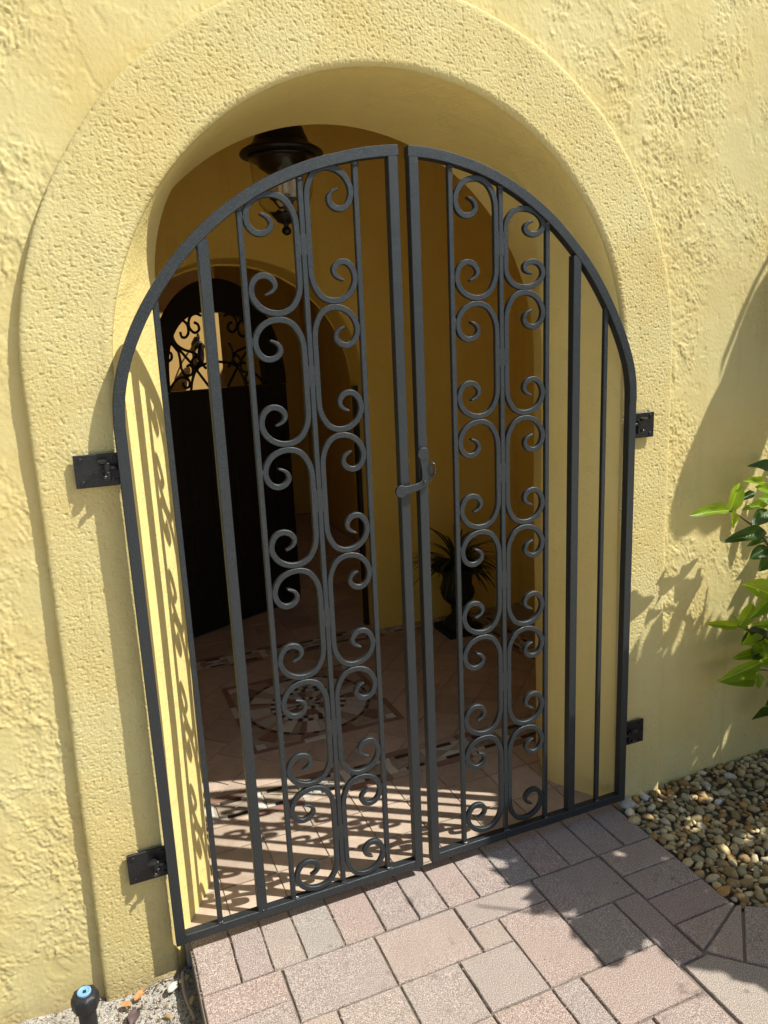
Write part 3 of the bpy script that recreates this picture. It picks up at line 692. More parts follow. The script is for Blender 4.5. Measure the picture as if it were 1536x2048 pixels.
# ------------------------------------------------------------------ gate leaves
TW = .0265
def section(c, n, w, y0, y1, ch):
    h = w/2
    return [(c[0]+n[0]*s, y, c[1]+n[1]*s) for s, y in ((-h+ch, y0), (h-ch, y0), (h, y0+ch), (h, y1-ch), (h-ch, y1), (-h+ch, y1), (-h, y1-ch), (-h, y0+ch))]
def bar(pts, w, y0, y1, ch=.0014):
    rs = []; m = len(pts)
    for i, p in enumerate(pts):
        a = pts[max(i-1, 0)]; b = pts[min(i+1, m-1)]; t = Vector((b[0]-a[0], b[1]-a[1])).normalized()
        ww = w[i] if hasattr(w, '__len__') else w; e = y1[i] if hasattr(y1, '__len__') else y1; s = y0[i] if hasattr(y0, '__len__') else y0
        rs.append(section(p, (-t.y, t.x), ww, s, e, min(ch, ww*.3)))
    return MB().rings(rs, True, True, True)
OUT_L = [(-.0150, 2.064), (-.075, 2.057), (-.142, 2.045), (-.245, 2.018), (-.346, 1.978), (-.421, 1.937), (-.495, 1.885), (-.57, 1.817), (-.633, 1.742), (-.685, 1.664), (-.728, 1.575), (-.753, 1.487), (-.7605, 1.41)]
OUT_R = [(.0150, 2.064), (.075, 2.061), (.133, 2.053), (.21, 2.035), (.281, 2.010), (.374, 1.963), (.473, 1.893), (.577, 1.791), (.650, 1.692), (.708, 1.588), (.744, 1.498), (.758, 1.43), (.7605, 1.37)]
def arch_z(out, x):
    for a, b in zip(out, out[1:]):
        if min(a[0], b[0]) <= x <= max(a[0], b[0]): return a[1]+(b[1]-a[1])*(x-a[0])/(b[0]-a[0])
    return out[-1][1]
UV = [(.0065, .165), (.0065, .12), (.0065, .085), (.0085, .062), (.0155, .041), (.029, .0205), (.047, .0095), (.067, .0065), (.088, .0105), (.107, .022), (.120, .0395), (.1255, .060), (.121, .081), (.109, .0955), (.0935, .1005), (.077, .0955), (.0665, .083), (.067, .070), (.076, .060), (.090, .0535)]
def scroll(parent, xb, sg, Wd, zt, zb):
    H = zt-zb; k = Wd/.132; q = min(1.0, H/.30)
    mid = H/2
    def half():
        j1, j2 = random.uniform(-.0035, .0035), random.uniform(-.003, .003); nn = len(UV); out = []
        for i, (u, v) in enumerate(UV):
            if v*q <= mid+1e-6 or u > .02:
                t = max(0, (i-10)/(nn-11)); out.append((u*k+j1*t, min(v*q, mid)+j2*t))
        return out
    pts = spline(half(), 7)[::-1]+[(.0065*k, H/2+1e-4)]+spline([(u, H-v) for u, v in half()], 7)
    pts = [p for i, p in enumerate(pts) if i == 0 or math.hypot(p[0]-pts[i-1][0], p[1]-pts[i-1][1]) > 3e-4]
    P2 = [(xb+sg*u, zt-v) for u, v in pts]; m = len(P2)
    w = []; y0 = []; y1 = []
    for i in range(m):
        e = min(i, m-1-i)/26.0; e = min(1, e)
        tw = .0042+.0106*e**.75; w.append(tw); d = .0066+.0022*(1-e); y0.append(.0132-d); y1.append(.0132+d)
    return bar(P2, w, y0, y1, .0015).build('scroll', M_IRON, parent, smooth=28)
def blob(parent, c, r, mat=M_WELD, n=9, name='weld_bead'):
    vs = []; 
    rs = []
    for i in range(1, 5):
        t = PI*i/5
        rs.append([(c[0]+r[0]*math.sin(t)*math.cos(2*PI*j/n)*(1+.35*random.uniform(-1, 1)), c[1]+r[1]*math.sin(t)*math.sin(2*PI*j/n)*(1+.35*random.uniform(-1, 1)), c[2]+r[2]*math.cos(t)*(1+.3*random.uniform(-1, 1))) for j in range(n)])
    return MB().rings(rs, True, True, True).build(name, mat, parent, smooth=50)
def gate_leaf(label, sg, out, big, picks, cols):
    g = thing('gate_leaf', label, 'gate', (sg*.745, .013, 0), 'leaves of the double iron gate')
    xo = sg*.760; xi = sg*.0152
    zs = out[-1][1]
    bar([(xo-sg*TW/2, 0.0), (xo-sg*TW/2, zs+.002)], TW, 0.0, .0265).build('stile', M_IRON, g, smooth=28)
    bar([(xi+sg*TW/2, 0.0), (xi+sg*TW/2, 2.064-TW+.001)], TW, 0.0, .0265).build('stile', M_IRON, g, smooth=28)
    a, b = sorted((xo-sg*TW, xi+sg*TW))
    bar([(a, TW/2), (b, TW/2)], TW, .0005, .026).build('bottom_rail', M_IRON, g, smooth=28)
    sp = spline(out, 8); cen = []
    for i, p in enumerate(sp):
        t = Vector((sp[min(i+1, len(sp)-1)][0]-sp[max(i-1, 0)][0], sp[min(i+1, len(sp)-1)][1]-sp[max(i-1, 0)][1])).normalized()
        nn = Vector((-t.y, t.x)); nn = nn if nn.y < 0 or (abs(nn.y) < .05 and nn.x*sg < 0) else -nn
        cen.append((p[0]+nn.x*TW/2, p[1]+nn.y*TW/2))
    bar(cen, TW, -.0006, .0271).build('arched_rail', M_IRON, g, smooth=28)
    bar([(big, TW-.001), (big, arch_z(out, big)-TW*1.15)], TW, .0004, .0262).build('intermediate_stile', M_IRON, g, smooth=28)
    for x in picks:
        zt = arch_z(out, x)-TW*.95
        bar([(x, TW-.001), (x, zt)], .0138, .0066, .0204).build('picket', M_IRON, g, smooth=28)
        blob(g, (x+random.uniform(-.002, .002), .0055, TW+.0012), (.011, .0055, .0055))
        blob(g, (x, .0085, zt-.006), (.0095, .006, .007), M_IRON)
    blob(g, (big, .0012, TW+.0005), (.004, .003, .0025)); blob(g, (xo-sg*(TW+.001), .001, TW), (.003, .003, .0025))
    for (xb, s2, Wd, zl) in cols:
        for zt, zb in zip(zl, zl[1:]):
            scroll(g, xb, s2, Wd, zt-.0012, zb+.0012)
    c0, c1 = cols[0][0], cols[1][0]
    for i in range(6):                                          # welded collar plates where the scroll backs meet the picket
        z0 = (cols[0][3][i]+cols[0][3][i+1]+cols[1][3][i]+cols[1][3][i+1])/4; hh = random.uniform(.022, .032)
        MB().box((min(c0, c1)-.0095, .0070, z0-hh), (max(c0, c1)+.0095, .0195, z0+hh)).build('collar', M_IRON, g)
    for (xb, s2, Wd, zl), xp in zip(cols, (picks[1], picks[3])):
        for zt, zb in zip(zl, zl[1:]):
            for z in (zt-.058, zb+.060):
                if zt-zb > .25: blob(g, (xb+s2*(Wd+.0005), .0128, z+random.uniform(-.004, .004)), (.0055, .0058, .013), M_IRON)
    return g
LL = [1.945, 1.655, 1.332, 1.010, .692, .366, .028]; LR = [2.012, 1.682, 1.358, 1.031, .699, .362, .0275]
RL = [2.003, 1.683, 1.361, 1.040, .714, .382, .045]; RR = [1.930, 1.711, 1.361, 1.036, .713, .379, .040]
leafL = gate_leaf('left leaf of the black wrought iron scroll gate, hung on the sunlit left jamb', -1, OUT_L, -.518, [-.637, -.4255, -.2725, -.1285], [(-.2810, -1, .1365, LL), (-.2640, 1, .128, LR)])
leafR = gate_leaf('right leaf of the black wrought iron scroll gate, carrying the gate latch', 1, OUT_R, .535, [.6455, .438, .287, .135], [(.2955, 1, .1345, RR), (.2785, -1, .1355, RL)])
# latch: a bent lever with two round ends, its pivot and the hasp
lt = MB()
lv_pts = spline([(-.0450, 1.186), (-.022, 1.1885), (.004, 1.1935), (.0225, 1.205), (.0275, 1.232), (.0225, 1.281)], 8)
lw = [.0265 - .0075*math.sin(PI*i/(len(lv_pts)-1)) for i in range(len(lv_pts))]
latch = bar(lv_pts, lw, -.0165, -.0095, .001).build('latch', M_IRON, leafR, smooth=28)
def disc(c, r, y0, y1, n=24): return MB().rings([[(c[0]+(r-q)*math.cos(2*PI*k/n), y, c[1]+(r-q)*math.sin(2*PI*k/n)) for k in range(n)] for q, y in ((0, y1), (0, y0+.001), (.001, y0))], True, True, True)
for c in ((-.0465, 1.1855), (.0222, 1.2825)): disc(c, .0170, -.0170, -.0092).build('latch_end', M_IRON, latch, smooth=35)
disc((.0225, 1.2065), .0042, -.0200, -.0160, 12).build('rivet', M_WELD, latch, smooth=35)
disc((.0235, 1.212), .0080, -.0096, .0003, 16).build('pivot', M_IRON, latch, smooth=35)
MB().prism([(.030, 1.200), (.046, 1.206), (.0495, 1.222), (.046, 1.247), (.037, 1.254)], -.0155, -.006).build('hasp', M_IRON, latch)
MB().tube(spline([(.040, -.020, 1.256), (.049, -.024, 1.254), (.0525, -.024, 1.238), (.050, -.020, 1.222), (.043, -.012, 1.215)], 6), .0030, 8).build('hasp_ring', M_WELD, latch, smooth=True)

# hinges -----------------------------------------------------------------
def hinge(sg, z0, z1, label):
    zc = (z0+z1)/2
    h = bpy.data.objects.new('hinge', None); COL.objects.link(h); h.parent = WALL; h.location = (sg*.80, -.027, zc); h['label'] = label
    xa, xb_ = sorted((sg*.748, sg*.857))
    bar([(xa, zc), (xb_, zc)], z1-z0, .0300, .0375, .0012).build('plate', M_HINGE, h, smooth=28)
    MB().box((xa+.015, .0376, z0+.02), (xb_-.02, .0462, z1-.02)).build('spacer', M_HINGE, h)
    for dx in (.842, .765):
        for z in (z0+.012, z1-.012):
            disc((sg*dx, z), .0055, .0268, .0299, 12).build('screw', M_HINGE, h, smooth=40)
    bx = sg*.785
    MB().lathe([(.0075, -.024), (.0085, -.022), (.0085, -.004), (.0075, -.003), (.0075, .001), (.0085, .002), (.0085, .017), (.0065, .019)], (bx, .016, zc), 16).build('barrel', M_HINGE, h, smooth=40)
    MB().lathe([(.0045, 0), (.0125, .004), (.0125, .009), (.006, .012)], (bx+sg*.010, .006, zc+.016), 14).build('bolt_head', M_HINGE, h, smooth=40)
    MB().box((bx-.010, .016, zc-.022), (bx+.010, .0302, zc+.004)).build('knuckle', M_HINGE, h)
    MB().tube([(bx, .013, zc+.006), (sg*.7595, .013, zc+.006)], .0052, 10).build('bolt', M_HINGE, h, smooth=True)
    MB().tube([(bx+sg*.002, .004, zc-.012), (bx+sg*.010, .002, zc-.016)], .005, 10).build('grease_nipple', M_WELD, h, smooth=True)
    return h
hinge(-1, 1.276, 1.354, 'black steel hinge plate high on the left of the gate, in full sun')
hinge(-1, .205, .292, 'black steel hinge plate low on the left of the gate, near the soil')
hinge(1, 1.255, 1.335, 'black steel hinge plate high on the right of the gate, half hidden by its stile')
hinge(1, .186, .270, 'black steel hinge plate low on the right of the gate, in shade above the pebbles')

# ------------------------------------------------------------------ gravel bed
random.seed(8)
bed = MB().add([(.742, -.49, -.068), (.80, -.54, -.068), (3.2, -1.9, -.068), (3.2, .09, -.068), (.742, .09, -.068)], [(0, 1, 2, 3, 4)]).build('gravel_bed', M_SAND); bed['kind'] = 'structure'
def pebble_mesh(seed, sub=2):
    bm = bmesh.new(); bmesh.ops.create_icosphere(bm, subdivisions=sub, radius=1)
    ax = (1.12, random.uniform(.62, .95), random.uniform(.45, .75))
    for v in bm.verts:
        c = v.co.copy(); k = 1+.34*noise.noise(c*1.15+Vector((seed*7.3, 0, 0)))+.11*noise.noise(c*2.7+Vector((0, seed*3.1, 0)))
        v.co = Vector((c.x*ax[0], c.y*ax[1], c.z*ax[2]))*k
    vs = [tuple(v.co) for v in bm.verts]; fs = [tuple(x.index for x in f.verts) for f in bm.faces]; bm.free(); return vs, fs
PM = [pebble_mesh(i) for i in range(9)]
PMESH = {(i, j): mesh('pebble', *PM[i], M_STONES[j], True) for i in range(9) for j in range(6)}
def in_bed(x, y): 
    if y > .066 or x > 3.0: return False
    if x < .748: return False
    return y > (-.50-(x-.76)*.62 if x > .76 else -.48)
cell = {}
def fits(x, y, r):
    k = 24; ix, iy = int(math.floor(x*k)), int(math.floor(y*k))
    for a in range(ix-2, ix+3):
        for b in range(iy-2, iy+3):
            for (X, Y_, R) in cell.get((a, b), ()):
                if math.hypot(x-X, y-Y_) < (r+R)*.86: return False
    cell.setdefault((ix, iy), []).append((x, y, r)); return True
stones = []
for r0, r1, tries in ((.017, .022, 420), (.0125, .017, 3000), (.009, .0125, 8000), (.006, .009, 9000)):
    for _ in range(tries):
        x = .75+2.0*random.random()**1.6; y = random.uniform(-1.1, .066); r = random.uniform(r0, r1)
        lim = .055 if x > .95 else .036
        if in_bed(x, y) and y+r*.5 < lim+.012 and fits(x, y, r): stones.append((x, y, r))
camv = Vector((-.838, -1.833, 1.567))
def on_screen(p):
    d = Vector(p)-camv; a, b, c = d.dot(r2), d.dot(u2), d.dot(fw)
    return c > 0 and abs(a/c*1486) < 790 and abs(b/c*1486) < 1050
vis = [s for s in stones if on_screen((s[0], s[1], FZ))]; vis.sort(key=lambda s: -s[2]/math.hypot(s[0]+.84, s[1]+1.83))
near = set(vis[:300]); rest = {j: MB() for j in range(6)}
for s in stones:
    x, y, r = s; j = random.choices(range(6), (34, 24, 24, 8, 7, 3))[0]; i = random.randrange(9)
    e = Euler((random.gauss(0, .28), random.gauss(0, .28), random.uniform(0, 2*PI))); z = FZ-.006-r*.15+random.uniform(-.004, .006)
    if s in near:
        o = obj('pebble', PMESH[(i, j)], bed); o.location = (x, y, z); o.rotation_euler = e; o.scale = (r*1.12,)*3
    else:
        mt = e.to_matrix()*(r*1.12); rest[j].add([tuple(mt @ Vector(v)+Vector((x, y, z))) for v in PM[i][0]], PM[i][1])
v_all, f_all, mi = [], [], []
for j in range(6):
    o = len(v_all); v_all += rest[j].v; f_all += [tuple(q+o for q in f) for f in rest[j].f]; mi += [j]*len(rest[j].f)
m_ = bpy.data.meshes.new('loose_pebbles'); m_.from_pydata(v_all, [], f_all)
for q in M_STONES: m_.materials.append(q)
m_.polygons.foreach_set('material_index', mi); m_.polygons.foreach_set('use_smooth', [True]*len(mi)); m_.update()
o = obj('loose_pebbles', m_, bed); o['kind'] = 'stuff'
big = obj('stone', mesh('stone', *PM[3], M_STONES[5], True)); big.location = (.782, .020, -.030); big.scale = (.036, .036, .034); big.rotation_euler = (.1, .2, .5)
tag(big, 'round white stone lying by the bottom right corner of the gate', 'stone')

# ------------------------------------------------------------------ left soil details
random.seed(31)
chip = MB()
for _ in range(1500):
    x, y = random.uniform(-1.35, -.73), random.uniform(-.75, .06); r = random.uniform(.0015, .0055)
    v, f = PM[random.randrange(9)]; 
    if random.random() < .5: r *= .7
    e = Euler((random.uniform(0, 6), random.uniform(0, 6), 0)).to_matrix()*r
    chip.add([tuple(e @ Vector(q)+Vector((x, y, SOILZ+.005+random.uniform(-.004, .004)))) for q in v[:12]], [t for t in [(0, 1, 2)] if False] or [])
bm = bmesh.new(); bmesh.ops.create_icosphere(bm, subdivisions=1, radius=1); iv = [tuple(v.co) for v in bm.verts]; iff = [tuple(x.index for x in f.verts) for f in bm.faces]; bm.free()
chip = MB(); chip_d = MB()
for _ in range(2600):
    x, y = random.uniform(-1.35, -.73), random.uniform(-.75, .06); r = random.uniform(.0012, .0048)
    e = Euler((random.uniform(0, 6), random.uniform(0, 6), 0)).to_matrix() @ Matrix.Diagonal((r, r*.7, r*.5))
    (chip if random.random() < .6 else chip_d).add([tuple(e @ Vector(q)+Vector((x, y, SOILZ+.006+random.uniform(-.005, .006)))) for q in iv], iff)
o = chip.build('shell_chips', M_STONES[5], soil); o['kind'] = 'stuff'
o = chip_d.build('dark_grit', M_STONES[1], soil); o['kind'] = 'stuff'
def lay_stone(i, j, loc, s, label):
    o = obj('stone', mesh('stone', *PM[i], M_STONES[j], True)); o.location = loc; o.scale = s; o.rotation_euler = (random.uniform(-.3, .3), random.uniform(-.3, .3), random.uniform(0, 3))
    tag(o, label, 'stone')
lay_stone(5, 5, (-.783, -.002, -.118), (.021, .015, .016), 'cream white stone lying on the sandy soil near the paving corner')
lay_stone(2, 2, (-.748, .004, -.112), (.018, .015, .015), 'grey brown stone wedged between the soil and the paving corner')
lay_stone(4, 0, (-.744, -.072, -.118), (.017, .013, .013), 'olive tan stone against the cut edge of the paving')
lay_stone(1, 1, (-.805, -.085, -.126), (.012, .009, .007), 'small reddish brown stone on the sandy soil')
def dry_leaf(loc, L, wd, rz, mat, label, curl=.5):
    vs = []; n = 6
    for i in range(n+1):
        t = i/n; w = wd*math.sin(PI*(t*.92+.04))**.8
        for s in (-1, -.5, 0, .5, 1): vs.append((L*(t-.5), w*s, curl*wd*(s*s)*.9+.12*L*math.sin(t*5+s)))
    fs = [(i*5+j, i*5+j+1, (i+1)*5+j+1, (i+1)*5+j) for i in range(n) for j in range(4)]
    o = obj('fallen_leaf', mesh('fallen_leaf', vs, fs, mat, True)); o.location = loc; o.rotation_euler = (.3, -.2, rz)
    return tag(o, label, 'leaf')
dry_leaf((-.868, .010, -.118), .036, .010, .5, M_DRY, 'curled orange dry leaf on the soil, the one nearer the wall')
dry_leaf((-.906, -.008, -.120), .030, .010, 2.4, M_DRY, 'small orange dry leaf on the soil beside the sprinkler')
dry_leaf((-.890, -.052, -.120), .046, .016, 1.1, M_DRYD, 'dark purple grey dry leaf on the soil between sprinkler and paving')
tw = MB().tube(spline([(-.742, -.135, -.117), (-.753, -.08, -.112), (-.757, -.03, -.105), (-.752, .02, -.10)], 5), .0045, 7).build('twig', M_TWIG, smooth=True)
tag(tw, 'thick grey dry twig lying along the edge of the paving', 'twig')
for k, (p, q) in enumerate((((-.86, .018, -.118), (-.775, .032, -.112)), ((-.83, .012, -.122), (-.79, .034, -.105)))):
    t2 = MB().tube([p, ((p[0]+q[0])/2, (p[1]+q[1])/2+.006, (p[2]+q[2])/2+.004), q], .0018, 6).build('twig', M_TWIG, smooth=True)
    tag(t2, ('thin pale twig lying on the soil along the wall foot', 'short pale twig leaning on the wall foot')[k], 'twig')
SX, SY = -.992, -.105
spk = thing('sprinkler_head', 'black pop-up sprinkler with a blue nozzle standing in the soil by the wall', 'sprinkler', (SX, SY, SOILZ))
ZT = .048
MB().lathe([(.021, SOILZ-.02), (.021, ZT-.045), (.0225, ZT-.04)], (SX, SY, 0), 24).build('body', M_PLASTIC, spk, smooth=40)
rs = []
for z, r in ((ZT-.042, .027), (ZT-.038, .030), (ZT-.016, .031), (ZT-.006, .029), (ZT-.002, .024), (ZT, .018)):
    rs.append([((SX+(r+(.0022 if (j // 2) % 3 == 0 and r > .026 else 0))*math.cos(2*PI*j/48)), (SY+(r+(.0022 if (j // 2) % 3 == 0 and r > .026 else 0))*math.sin(2*PI*j/48)), z) for j in range(48)])
MB().rings(rs, True, True, True).build('cap', M_PLASTIC, spk, smooth=40)
MB().lathe([(.0165, ZT), (.0165, ZT+.0045), (.0135, ZT+.006), (.0115, ZT+.0045), (.0095, ZT+.004)], (SX, SY, 0), 28).build('nozzle', M_BLUE, spk, smooth=40)
MB().box((SX-.002, SY-.006, ZT+.0042), (SX+.005, SY+.001, ZT+.0066)).build('nozzle_key', M_PLASTIC, spk)

# ------------------------------------------------------------------ leafy plants on the right
def leaf_verts(fold=.35, droop=.25, wav=.04, seed=0, nl=9, shape=1.0):
    vs = []; rr = random.Random(seed)
    for i in range(nl+1):
        t = i/nl; w = .5*math.sin(PI*min(1, t**.90*.985+.012))**(.72*shape)
        for s in (-1, -.55, 0, .55, 1):
            vs.append((t, w*s, fold*w*abs(s)-droop*t*t*.6+wav*math.sin(t*9+s*2+seed)*abs(s)*w*2))
    fs = [(i*5+j, i*5+j+1, (i+1)*5+j+1, (i+1)*5+j) for i in range(nl) for j in range(4)]
    return vs, fs
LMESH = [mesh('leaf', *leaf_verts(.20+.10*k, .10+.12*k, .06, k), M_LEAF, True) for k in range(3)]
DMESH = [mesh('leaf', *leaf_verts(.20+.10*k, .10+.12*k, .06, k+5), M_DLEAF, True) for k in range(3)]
def leaf_matrix(b, t, w, nrm):
    b, t = Vector(b), Vector(t); x = (t-b); L = x.length; x.normalize()
    z = Vector(nrm); z = (z-x*z.dot(x)); z.normalize(); y = z.cross(x)
    m = Matrix((x*L, y*w, z*L)).transposed().to_4x4(); m.translation = b; return m
def put_leaf(parent, b, t, w, nrm, dark=False, k=None):
    o = obj('leaf', (DMESH if dark else LMESH)[random.randrange(3) if k is None else k], parent)
    o.matrix_parent_inverse = Matrix(); o.matrix_basis = Matrix.Translation(-Vector(parent_loc(parent))) @ leaf_matrix(b, t, w, nrm); return o
random.seed(17)
bush = thing('leafy_bush', 'bush of glossy bright green oval leaves growing against the wall at the right edge', 'bush', (1.42, -.12, -.05))
LV = [((1.082, -.076, 1.005), (.931, -.079, 1.016), .039), ((1.095, -.068, 1.0), (1.141, -.068, 1.089), .047), ((1.264, -.052, 1.074), (1.143, -.079, 1.098), .026),
      ((1.079, -.089, 1.001), (1.114, -.077, .94), .039), ((1.254, -.074, .912), (1.069, -.093, .911), .045), ((1.181, -.03, 1.02), (1.251, -.037, 1.044), .026),
      ((1.3, -.04, .994), (1.177, -.046, .992), .027), ((1.288, -.052, .976), (1.199, -.074, .94), .05), ((1.297, -.052, .879), (1.223, -.039, .86), .023),
      ((1.292, -.059, .846), (1.224, -.052, .817), .046), ((1.316, -.05, .804), (1.245, -.077, .781), .043), ((1.335, -.045, .667), (1.23, -.045, .721), .072),
      ((1.302, -.072, .668), (1.201, -.1, .624), .043), ((1.204, -.038, .569), (1.265, -.044, .644), .047), ((1.189, -.047, .576), (1.065, -.033, .604), .029),
      ((1.188, -.047, .58), (1.178, -.031, .613), .015), ((1.172, -.066, .581), (1.241, -.056, .547), .019), ((1.224, -.063, .551), (1.219, -.047, .489), .031),
      ((1.363, -.037, .448), (1.166, -.062, .468), .041), ((1.264, -.082, .438), (1.074, -.101, .419), .052), ((1.305, -.032, .347), (1.144, -.04, .378), .045),
      ((1.274, -.052, .387), (1.299, -.067, .32), .036), ((1.35, -.06, .44), (1.262, -.07, .431), .053), ((1.283, -.069, 1.04), (1.211, -.07, 1.07), .038), ((1.314, -.055, 1.008), (1.261, -.04, 1.021), .042)]
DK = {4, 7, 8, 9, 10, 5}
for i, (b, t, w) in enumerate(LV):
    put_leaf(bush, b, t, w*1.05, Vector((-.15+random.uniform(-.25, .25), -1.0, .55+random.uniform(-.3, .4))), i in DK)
def stem(parent, pts, r0, r1, n=6):
    P = spline(pts, 5); MB().tube(P, [r0+(r1-r0)*i/(len(P)-1) for i in range(len(P))], n).build('stem', M_STEM, parent, smooth=True)
stem(bush, [(1.45, -.13, -.06), (1.44, -.10, .5), (1.29, -.06, .855), (1.176, -.06, .958), (1.088, -.07, 1.003)], .009, .002)
stem(bush, [(1.45, -.14, -.06), (1.42, -.10, .35), (1.322, -.06, .509), (1.23, -.058, .558), (1.18, -.055, .58)], .008, .002)
stem(bush, [(1.46, -.14, -.06), (1.47, -.10, .3), (1.40, -.06, .36), (1.28, -.06, .40)], .008, .002)
stem(bush, [(1.46, -.14, -.06), (1.60, -.16, .5), (1.62, -.16, 1.1)], .009, .003)
stem(bush, [(1.46, -.14, -.06), (1.50, -.2, .6), (1.44, -.12, 1.15)], .009, .003)
PATCHES = [[(0.989, -0.018), (1.041, 0.102), (1.064, 0.06), (1.082, 0.052), (1.119, 0.147), (1.159, 0.184), (1.161, 0.101), (1.146, 0.05), (1.077, 0.027), (1.066, -0.031)], [(1.129, -0.03), (1.184, 0.016), (1.207, -0.002), (1.201, -0.032)], [(1.072, 0.298), (1.086, 0.353), (1.118, 0.391), (1.108, 0.336)], [(1.033, 0.261), (1.054, 0.308), (1.063, 0.277)], [(1.242, 0.23), (1.242, 0.336), (1.266, 0.301), (1.317, 0.29), (1.269, 0.253)], [(0.934, 0.216), (0.962, 0.267), (0.966, 0.249)], [(0.834, 0.275), (0.886, 0.352), (0.893, 0.345)], [(0.914, 0.146), (0.93, 0.171), (0.932, 0.162)]]
def inside(p, poly):
    r = False
    for (x1, y1), (x2, y2) in zip(poly, poly[1:]+poly[:1]):
        if (y1 > p[1]) != (y2 > p[1]) and p[0] < (x2-x1)*(p[1]-y1)/(y2-y1)+x1: r = not r
    return r
def lights_patch(a, b):
    for c in (a, (a+b)/2, b):
        h = .07-c.y; wp = (c.x-1.5*h, c.z-2.5*h)
        if .36 < wp[1] < .85 and .7 < wp[0] < 1.22: return True
        if any(inside((wp[0]+dx, wp[1]+dz), q) for q in PATCHES for dx, dz in ((0, 0), (.02, 0), (-.02, 0), (0, .02), (0, -.02))): return True
    return False
def rnd_unit():
    while True:
        v = Vector((random.uniform(-1, 1), random.uniform(-1, 1), random.uniform(-1, 1)))
        if .1 < v.length < 1: return v.normalized()
for i in range(95):                                             # dense edge of the crown
    zb = random.choice(((.93, 1.10), (.74, .95), (.74, .95), (.52, .72), (.30, .56), (.30, .56)))
    c = Vector((random.uniform(1.275, 1.42), random.uniform(-.11, -.01), random.uniform(*zb)))
    d = (rnd_unit()+Vector((-.7, -.25, .05))).normalized(); L = random.uniform(.07, .125); e = c+d*L
    if e.y > .05: e.y = .03
    if e.x < 1.225: e.x = 1.235
    if lights_patch(c, e): continue
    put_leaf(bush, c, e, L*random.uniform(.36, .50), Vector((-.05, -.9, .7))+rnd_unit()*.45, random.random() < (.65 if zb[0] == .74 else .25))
for i in range(175):                                            # the rest of the crown, to the right of the view
    c = Vector((random.gauss(1.62, .16), random.gauss(-.16, .09), random.uniform(.12, 1.2)))
    if c.x < 1.31 or c.y > 0.02: c.x = 1.33+random.random()*.35; c.y = -.05-random.random()*.2
    d = (rnd_unit()+Vector((-.25, -.3, .15))).normalized(); L = random.uniform(.10, .17)
    e = c+d*L
    if e.y > .05: e.y = .02
    if e.x < 1.235: e.x = 1.25
    if lights_patch(c, e): continue
    put_leaf(bush, c, e, L*random.uniform(.32, .45), Vector((.1, -.6, .9))+rnd_unit()*.6, random.random() < .35)

# shrub further right: outside the picture, its crown shades the paving and the foot of the wall
random.seed(41)
def lift(p, h): return (p[0]+1.5*h, .07-h, p[1]+2.5*h)
SH = [(.205, .055), (.285, -.07), (.215, -.13), (.275, -.17), (.225, -.29), (.285, -.33), (.275, -.385), (.30, -.50), (.385, -.465), (.43, -.50), (.475, -.54), (.45, -.60), (.535, -.64), (.60, -.75), (.80, -.98), (1.5, -1.2), (2.0, -.5), (1.95, .33), (1.0, .36), (.62, .315), (.46, .245), (.32, .15)]
TIPS = [((1.049, 0.66), (0.992, 0.48), 0.3), ((1.159, 0.616), (1.06, 0.449), 0.22), ((1.184, 0.576), (1.089, 0.414), 0.25), ((1.202, 0.502), (1.153, 0.384), 0.3), ((0.91, 0.59), (0.832, 0.42), 0.4), ((0.881, 0.598), (0.822, 0.541), 0.2), ((0.964, 0.504), (0.89, 0.412), 0.25), ((1.21, 0.438), (1.189, 0.376), 0.12), ((1.342, 0.536), (1.264, 0.325), 0.5)]
shrub = thing('shade_shrub', 'tall broad-leaved shrub standing in the gravel right of the path', 'shrub', (2.3, -.75, -.06))
crown = MB()
lvv = [leaf_verts(.3, .2, .05, 3, 5), leaf_verts(.4, .3, .05, 4, 5)]
cnt = 0
while cnt < 2600:
    gx, gy = random.uniform(.15, 2.0), random.uniform(-1.2, .36)
    if not inside((gx, gy), SH): continue
    t = random.uniform(.50, .80) if gx < 1.0 else random.uniform(.42, .85)
    c = Vector((gx, gy, FZ))+Vector((1.5, -1.0, 2.5))*t
    if on_screen(c): continue
    h = .07-c.y; wp = (c.x-1.5*h, c.z-2.5*h)
    if wp[1] > 0 and any(inside((wp[0]+dx, wp[1]+dz), q) for q in PATCHES for dx, dz in ((0, 0), (.03, .02), (-.03, -.02), (.02, .06), (-.02, -.06))): continue
    if gx <= .78 and noise.noise(Vector((gx*15, gy*19, 7.7))) > .34 and .06 < -gy < .5: continue
    if gx > .78 and noise.noise(Vector((gx*9, gy*13, 2.2))) > .12: continue
    if wp[1] > .38 and wp[0] > .7 and gx > .3: continue
    d = (rnd_unit()+Vector((-.2, 0, .2))).normalized(); L = random.uniform(.08, .14)
    a = c-d*L*.5; b = c+d*L*.5
    m = leaf_matrix(a, b, L*.45, Vector((1.5, -1, 2.5)).normalized()+rnd_unit()*.55); v, f = lvv[cnt % 2]
    crown.add([tuple(m @ Vector(q)) for q in v], f); cnt += 1
for tp, bs, w in TIPS+[((.80, .50), (.70, .22), .25), ((.98, .54), (.88, .28), .22), ((1.10, .50), (1.0, .24), .25), ((1.22, .56), (1.12, .30), .3), ((1.32, .60), (1.20, .33), .3)]:                                          # unseen pointed leaves added to cast the finger shadows on the wall
    h = random.uniform(.46, .56); T_ = Vector(lift(tp, h)); B_ = Vector(lift(bs, h+.02)); L = (T_-B_).length
    m = leaf_matrix(B_, T_, L*w*1.3, Vector((.2, -1, .1))); v, f = leaf_verts(.15, .05, .02, 2, 8); crown.add([tuple(m @ Vector(q)) for q in v], f)
o = crown.build('foliage', M_DLEAF, shrub, smooth=True); o['kind'] = 'stuff'
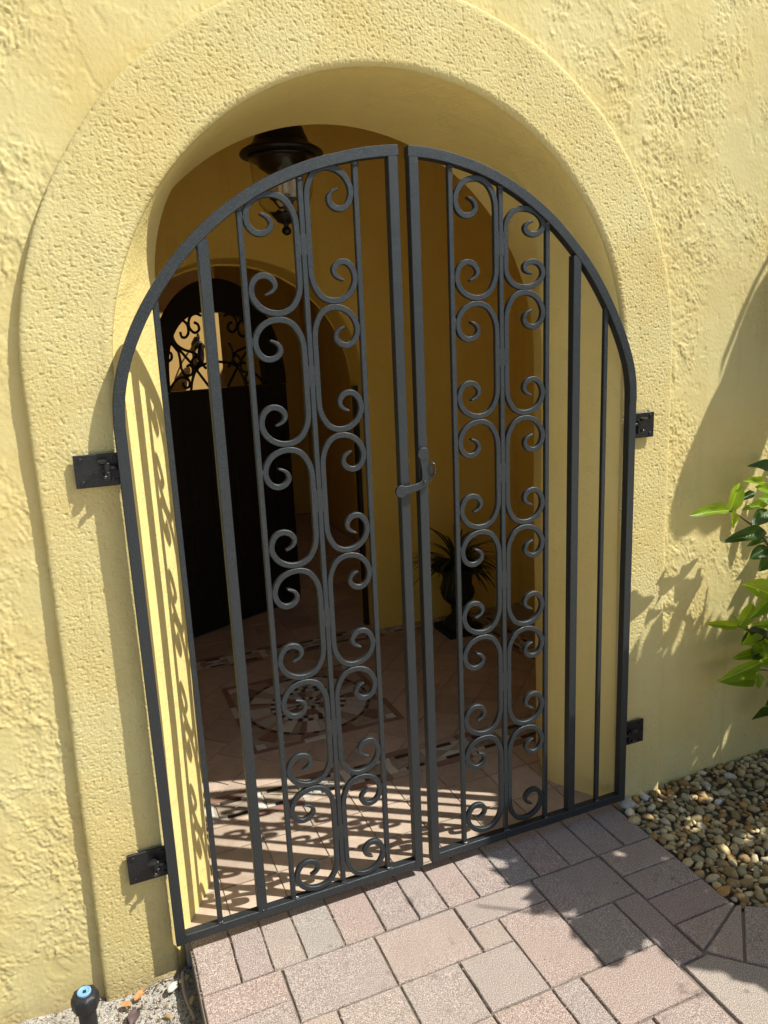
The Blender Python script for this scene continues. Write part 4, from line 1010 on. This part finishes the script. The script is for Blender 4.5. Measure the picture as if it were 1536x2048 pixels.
for k in range(7):
    e = Vector((1.2+.28*k*.9, -.75+random.uniform(-.25, .25), random.uniform(1.3, 1.9)))
    stem(shrub, [(2.3, -.75, -.08), (2.25+random.uniform(-.1, .1), -.75, .5), ((e.x+2.25)/2, (e.y-.75)/2-.37, 1.0), tuple(e)], .016, .004)

# broad banana-like leaf whose shadow falls on the wall to the right of the gate
OUTL = [(1.50, 2.00), (1.43, 1.89), (1.357, 1.767), (1.30, 1.699), (1.262, 1.63), (1.205, 1.50), (1.168, 1.405), (1.125, 1.34), (1.078, 1.252), (1.036, 1.169), (.996, 1.075), (.972, .969), (.971, .911), (.999, .875), (1.039, .883), (1.085, .903), (1.129, .87), (1.183, .887), (1.237, .924), (1.341, 1.059), (1.378, 1.131), (1.45, 1.29), (1.56, 1.56), (1.66, 1.80), (1.72, 2.00), (1.74, 2.14)]
STRIP = [(1.160, 1.400), (1.180, 1.465), (1.262, 1.635), (1.305, 1.72), (1.40, 1.86), (1.47, 1.97), (1.46, 1.99), (1.36, 1.83), (1.285, 1.72), (1.235, 1.63), (1.165, 1.475)]
bop = thing('broad_leaf_plant', 'tall plant with a large paddle leaf standing right of the gate', 'plant', (2.75, -.55, -.06))
mid = [(1.02, .90), (1.10, 1.08), (1.20, 1.30), (1.32, 1.54), (1.45, 1.78), (1.60, 2.06)]
mb = MB(); ctr = (1.26, 1.30)
H0 = lambda p: .40+.05*(p[1]-1.3)+.02*math.sin(p[0]*9)
R0 = [lift(p, H0(p)) for p in OUTL]; R1 = [lift((ctr[0]+(p[0]-ctr[0])*.5, ctr[1]+(p[1]-ctr[1])*.5), H0(p)+.012) for p in OUTL]
n0 = len(R0); c0 = lift(ctr, .418)
mb.add(R0+R1+[c0], [(i, (i+1) % n0, n0+(i+1) % n0, n0+i) for i in range(n0)]+[(n0+i, n0+(i+1) % n0, 2*n0) for i in range(n0)])
mb.build('leaf_blade', M_DLEAF, bop, smooth=True)
mb = MB(); s0 = [lift(p, H0(p)+.004) for p in STRIP]; mb.add(s0, [tuple(range(len(s0)))]); mb.build('torn_strip', M_DLEAF, bop)
a = Vector(lift((1.73, 2.08), .43)); 
stem(bop, [tuple(a), tuple(a+Vector((.10, -.02, .12))), (2.62, -.50, 2.2), (2.72, -.54, 1.2), (2.75, -.55, -.06)], .010, .03, 8)
stem(bop, [tuple(lift(q, H0(q)+.008)) for q in mid], .004, .009, 6)
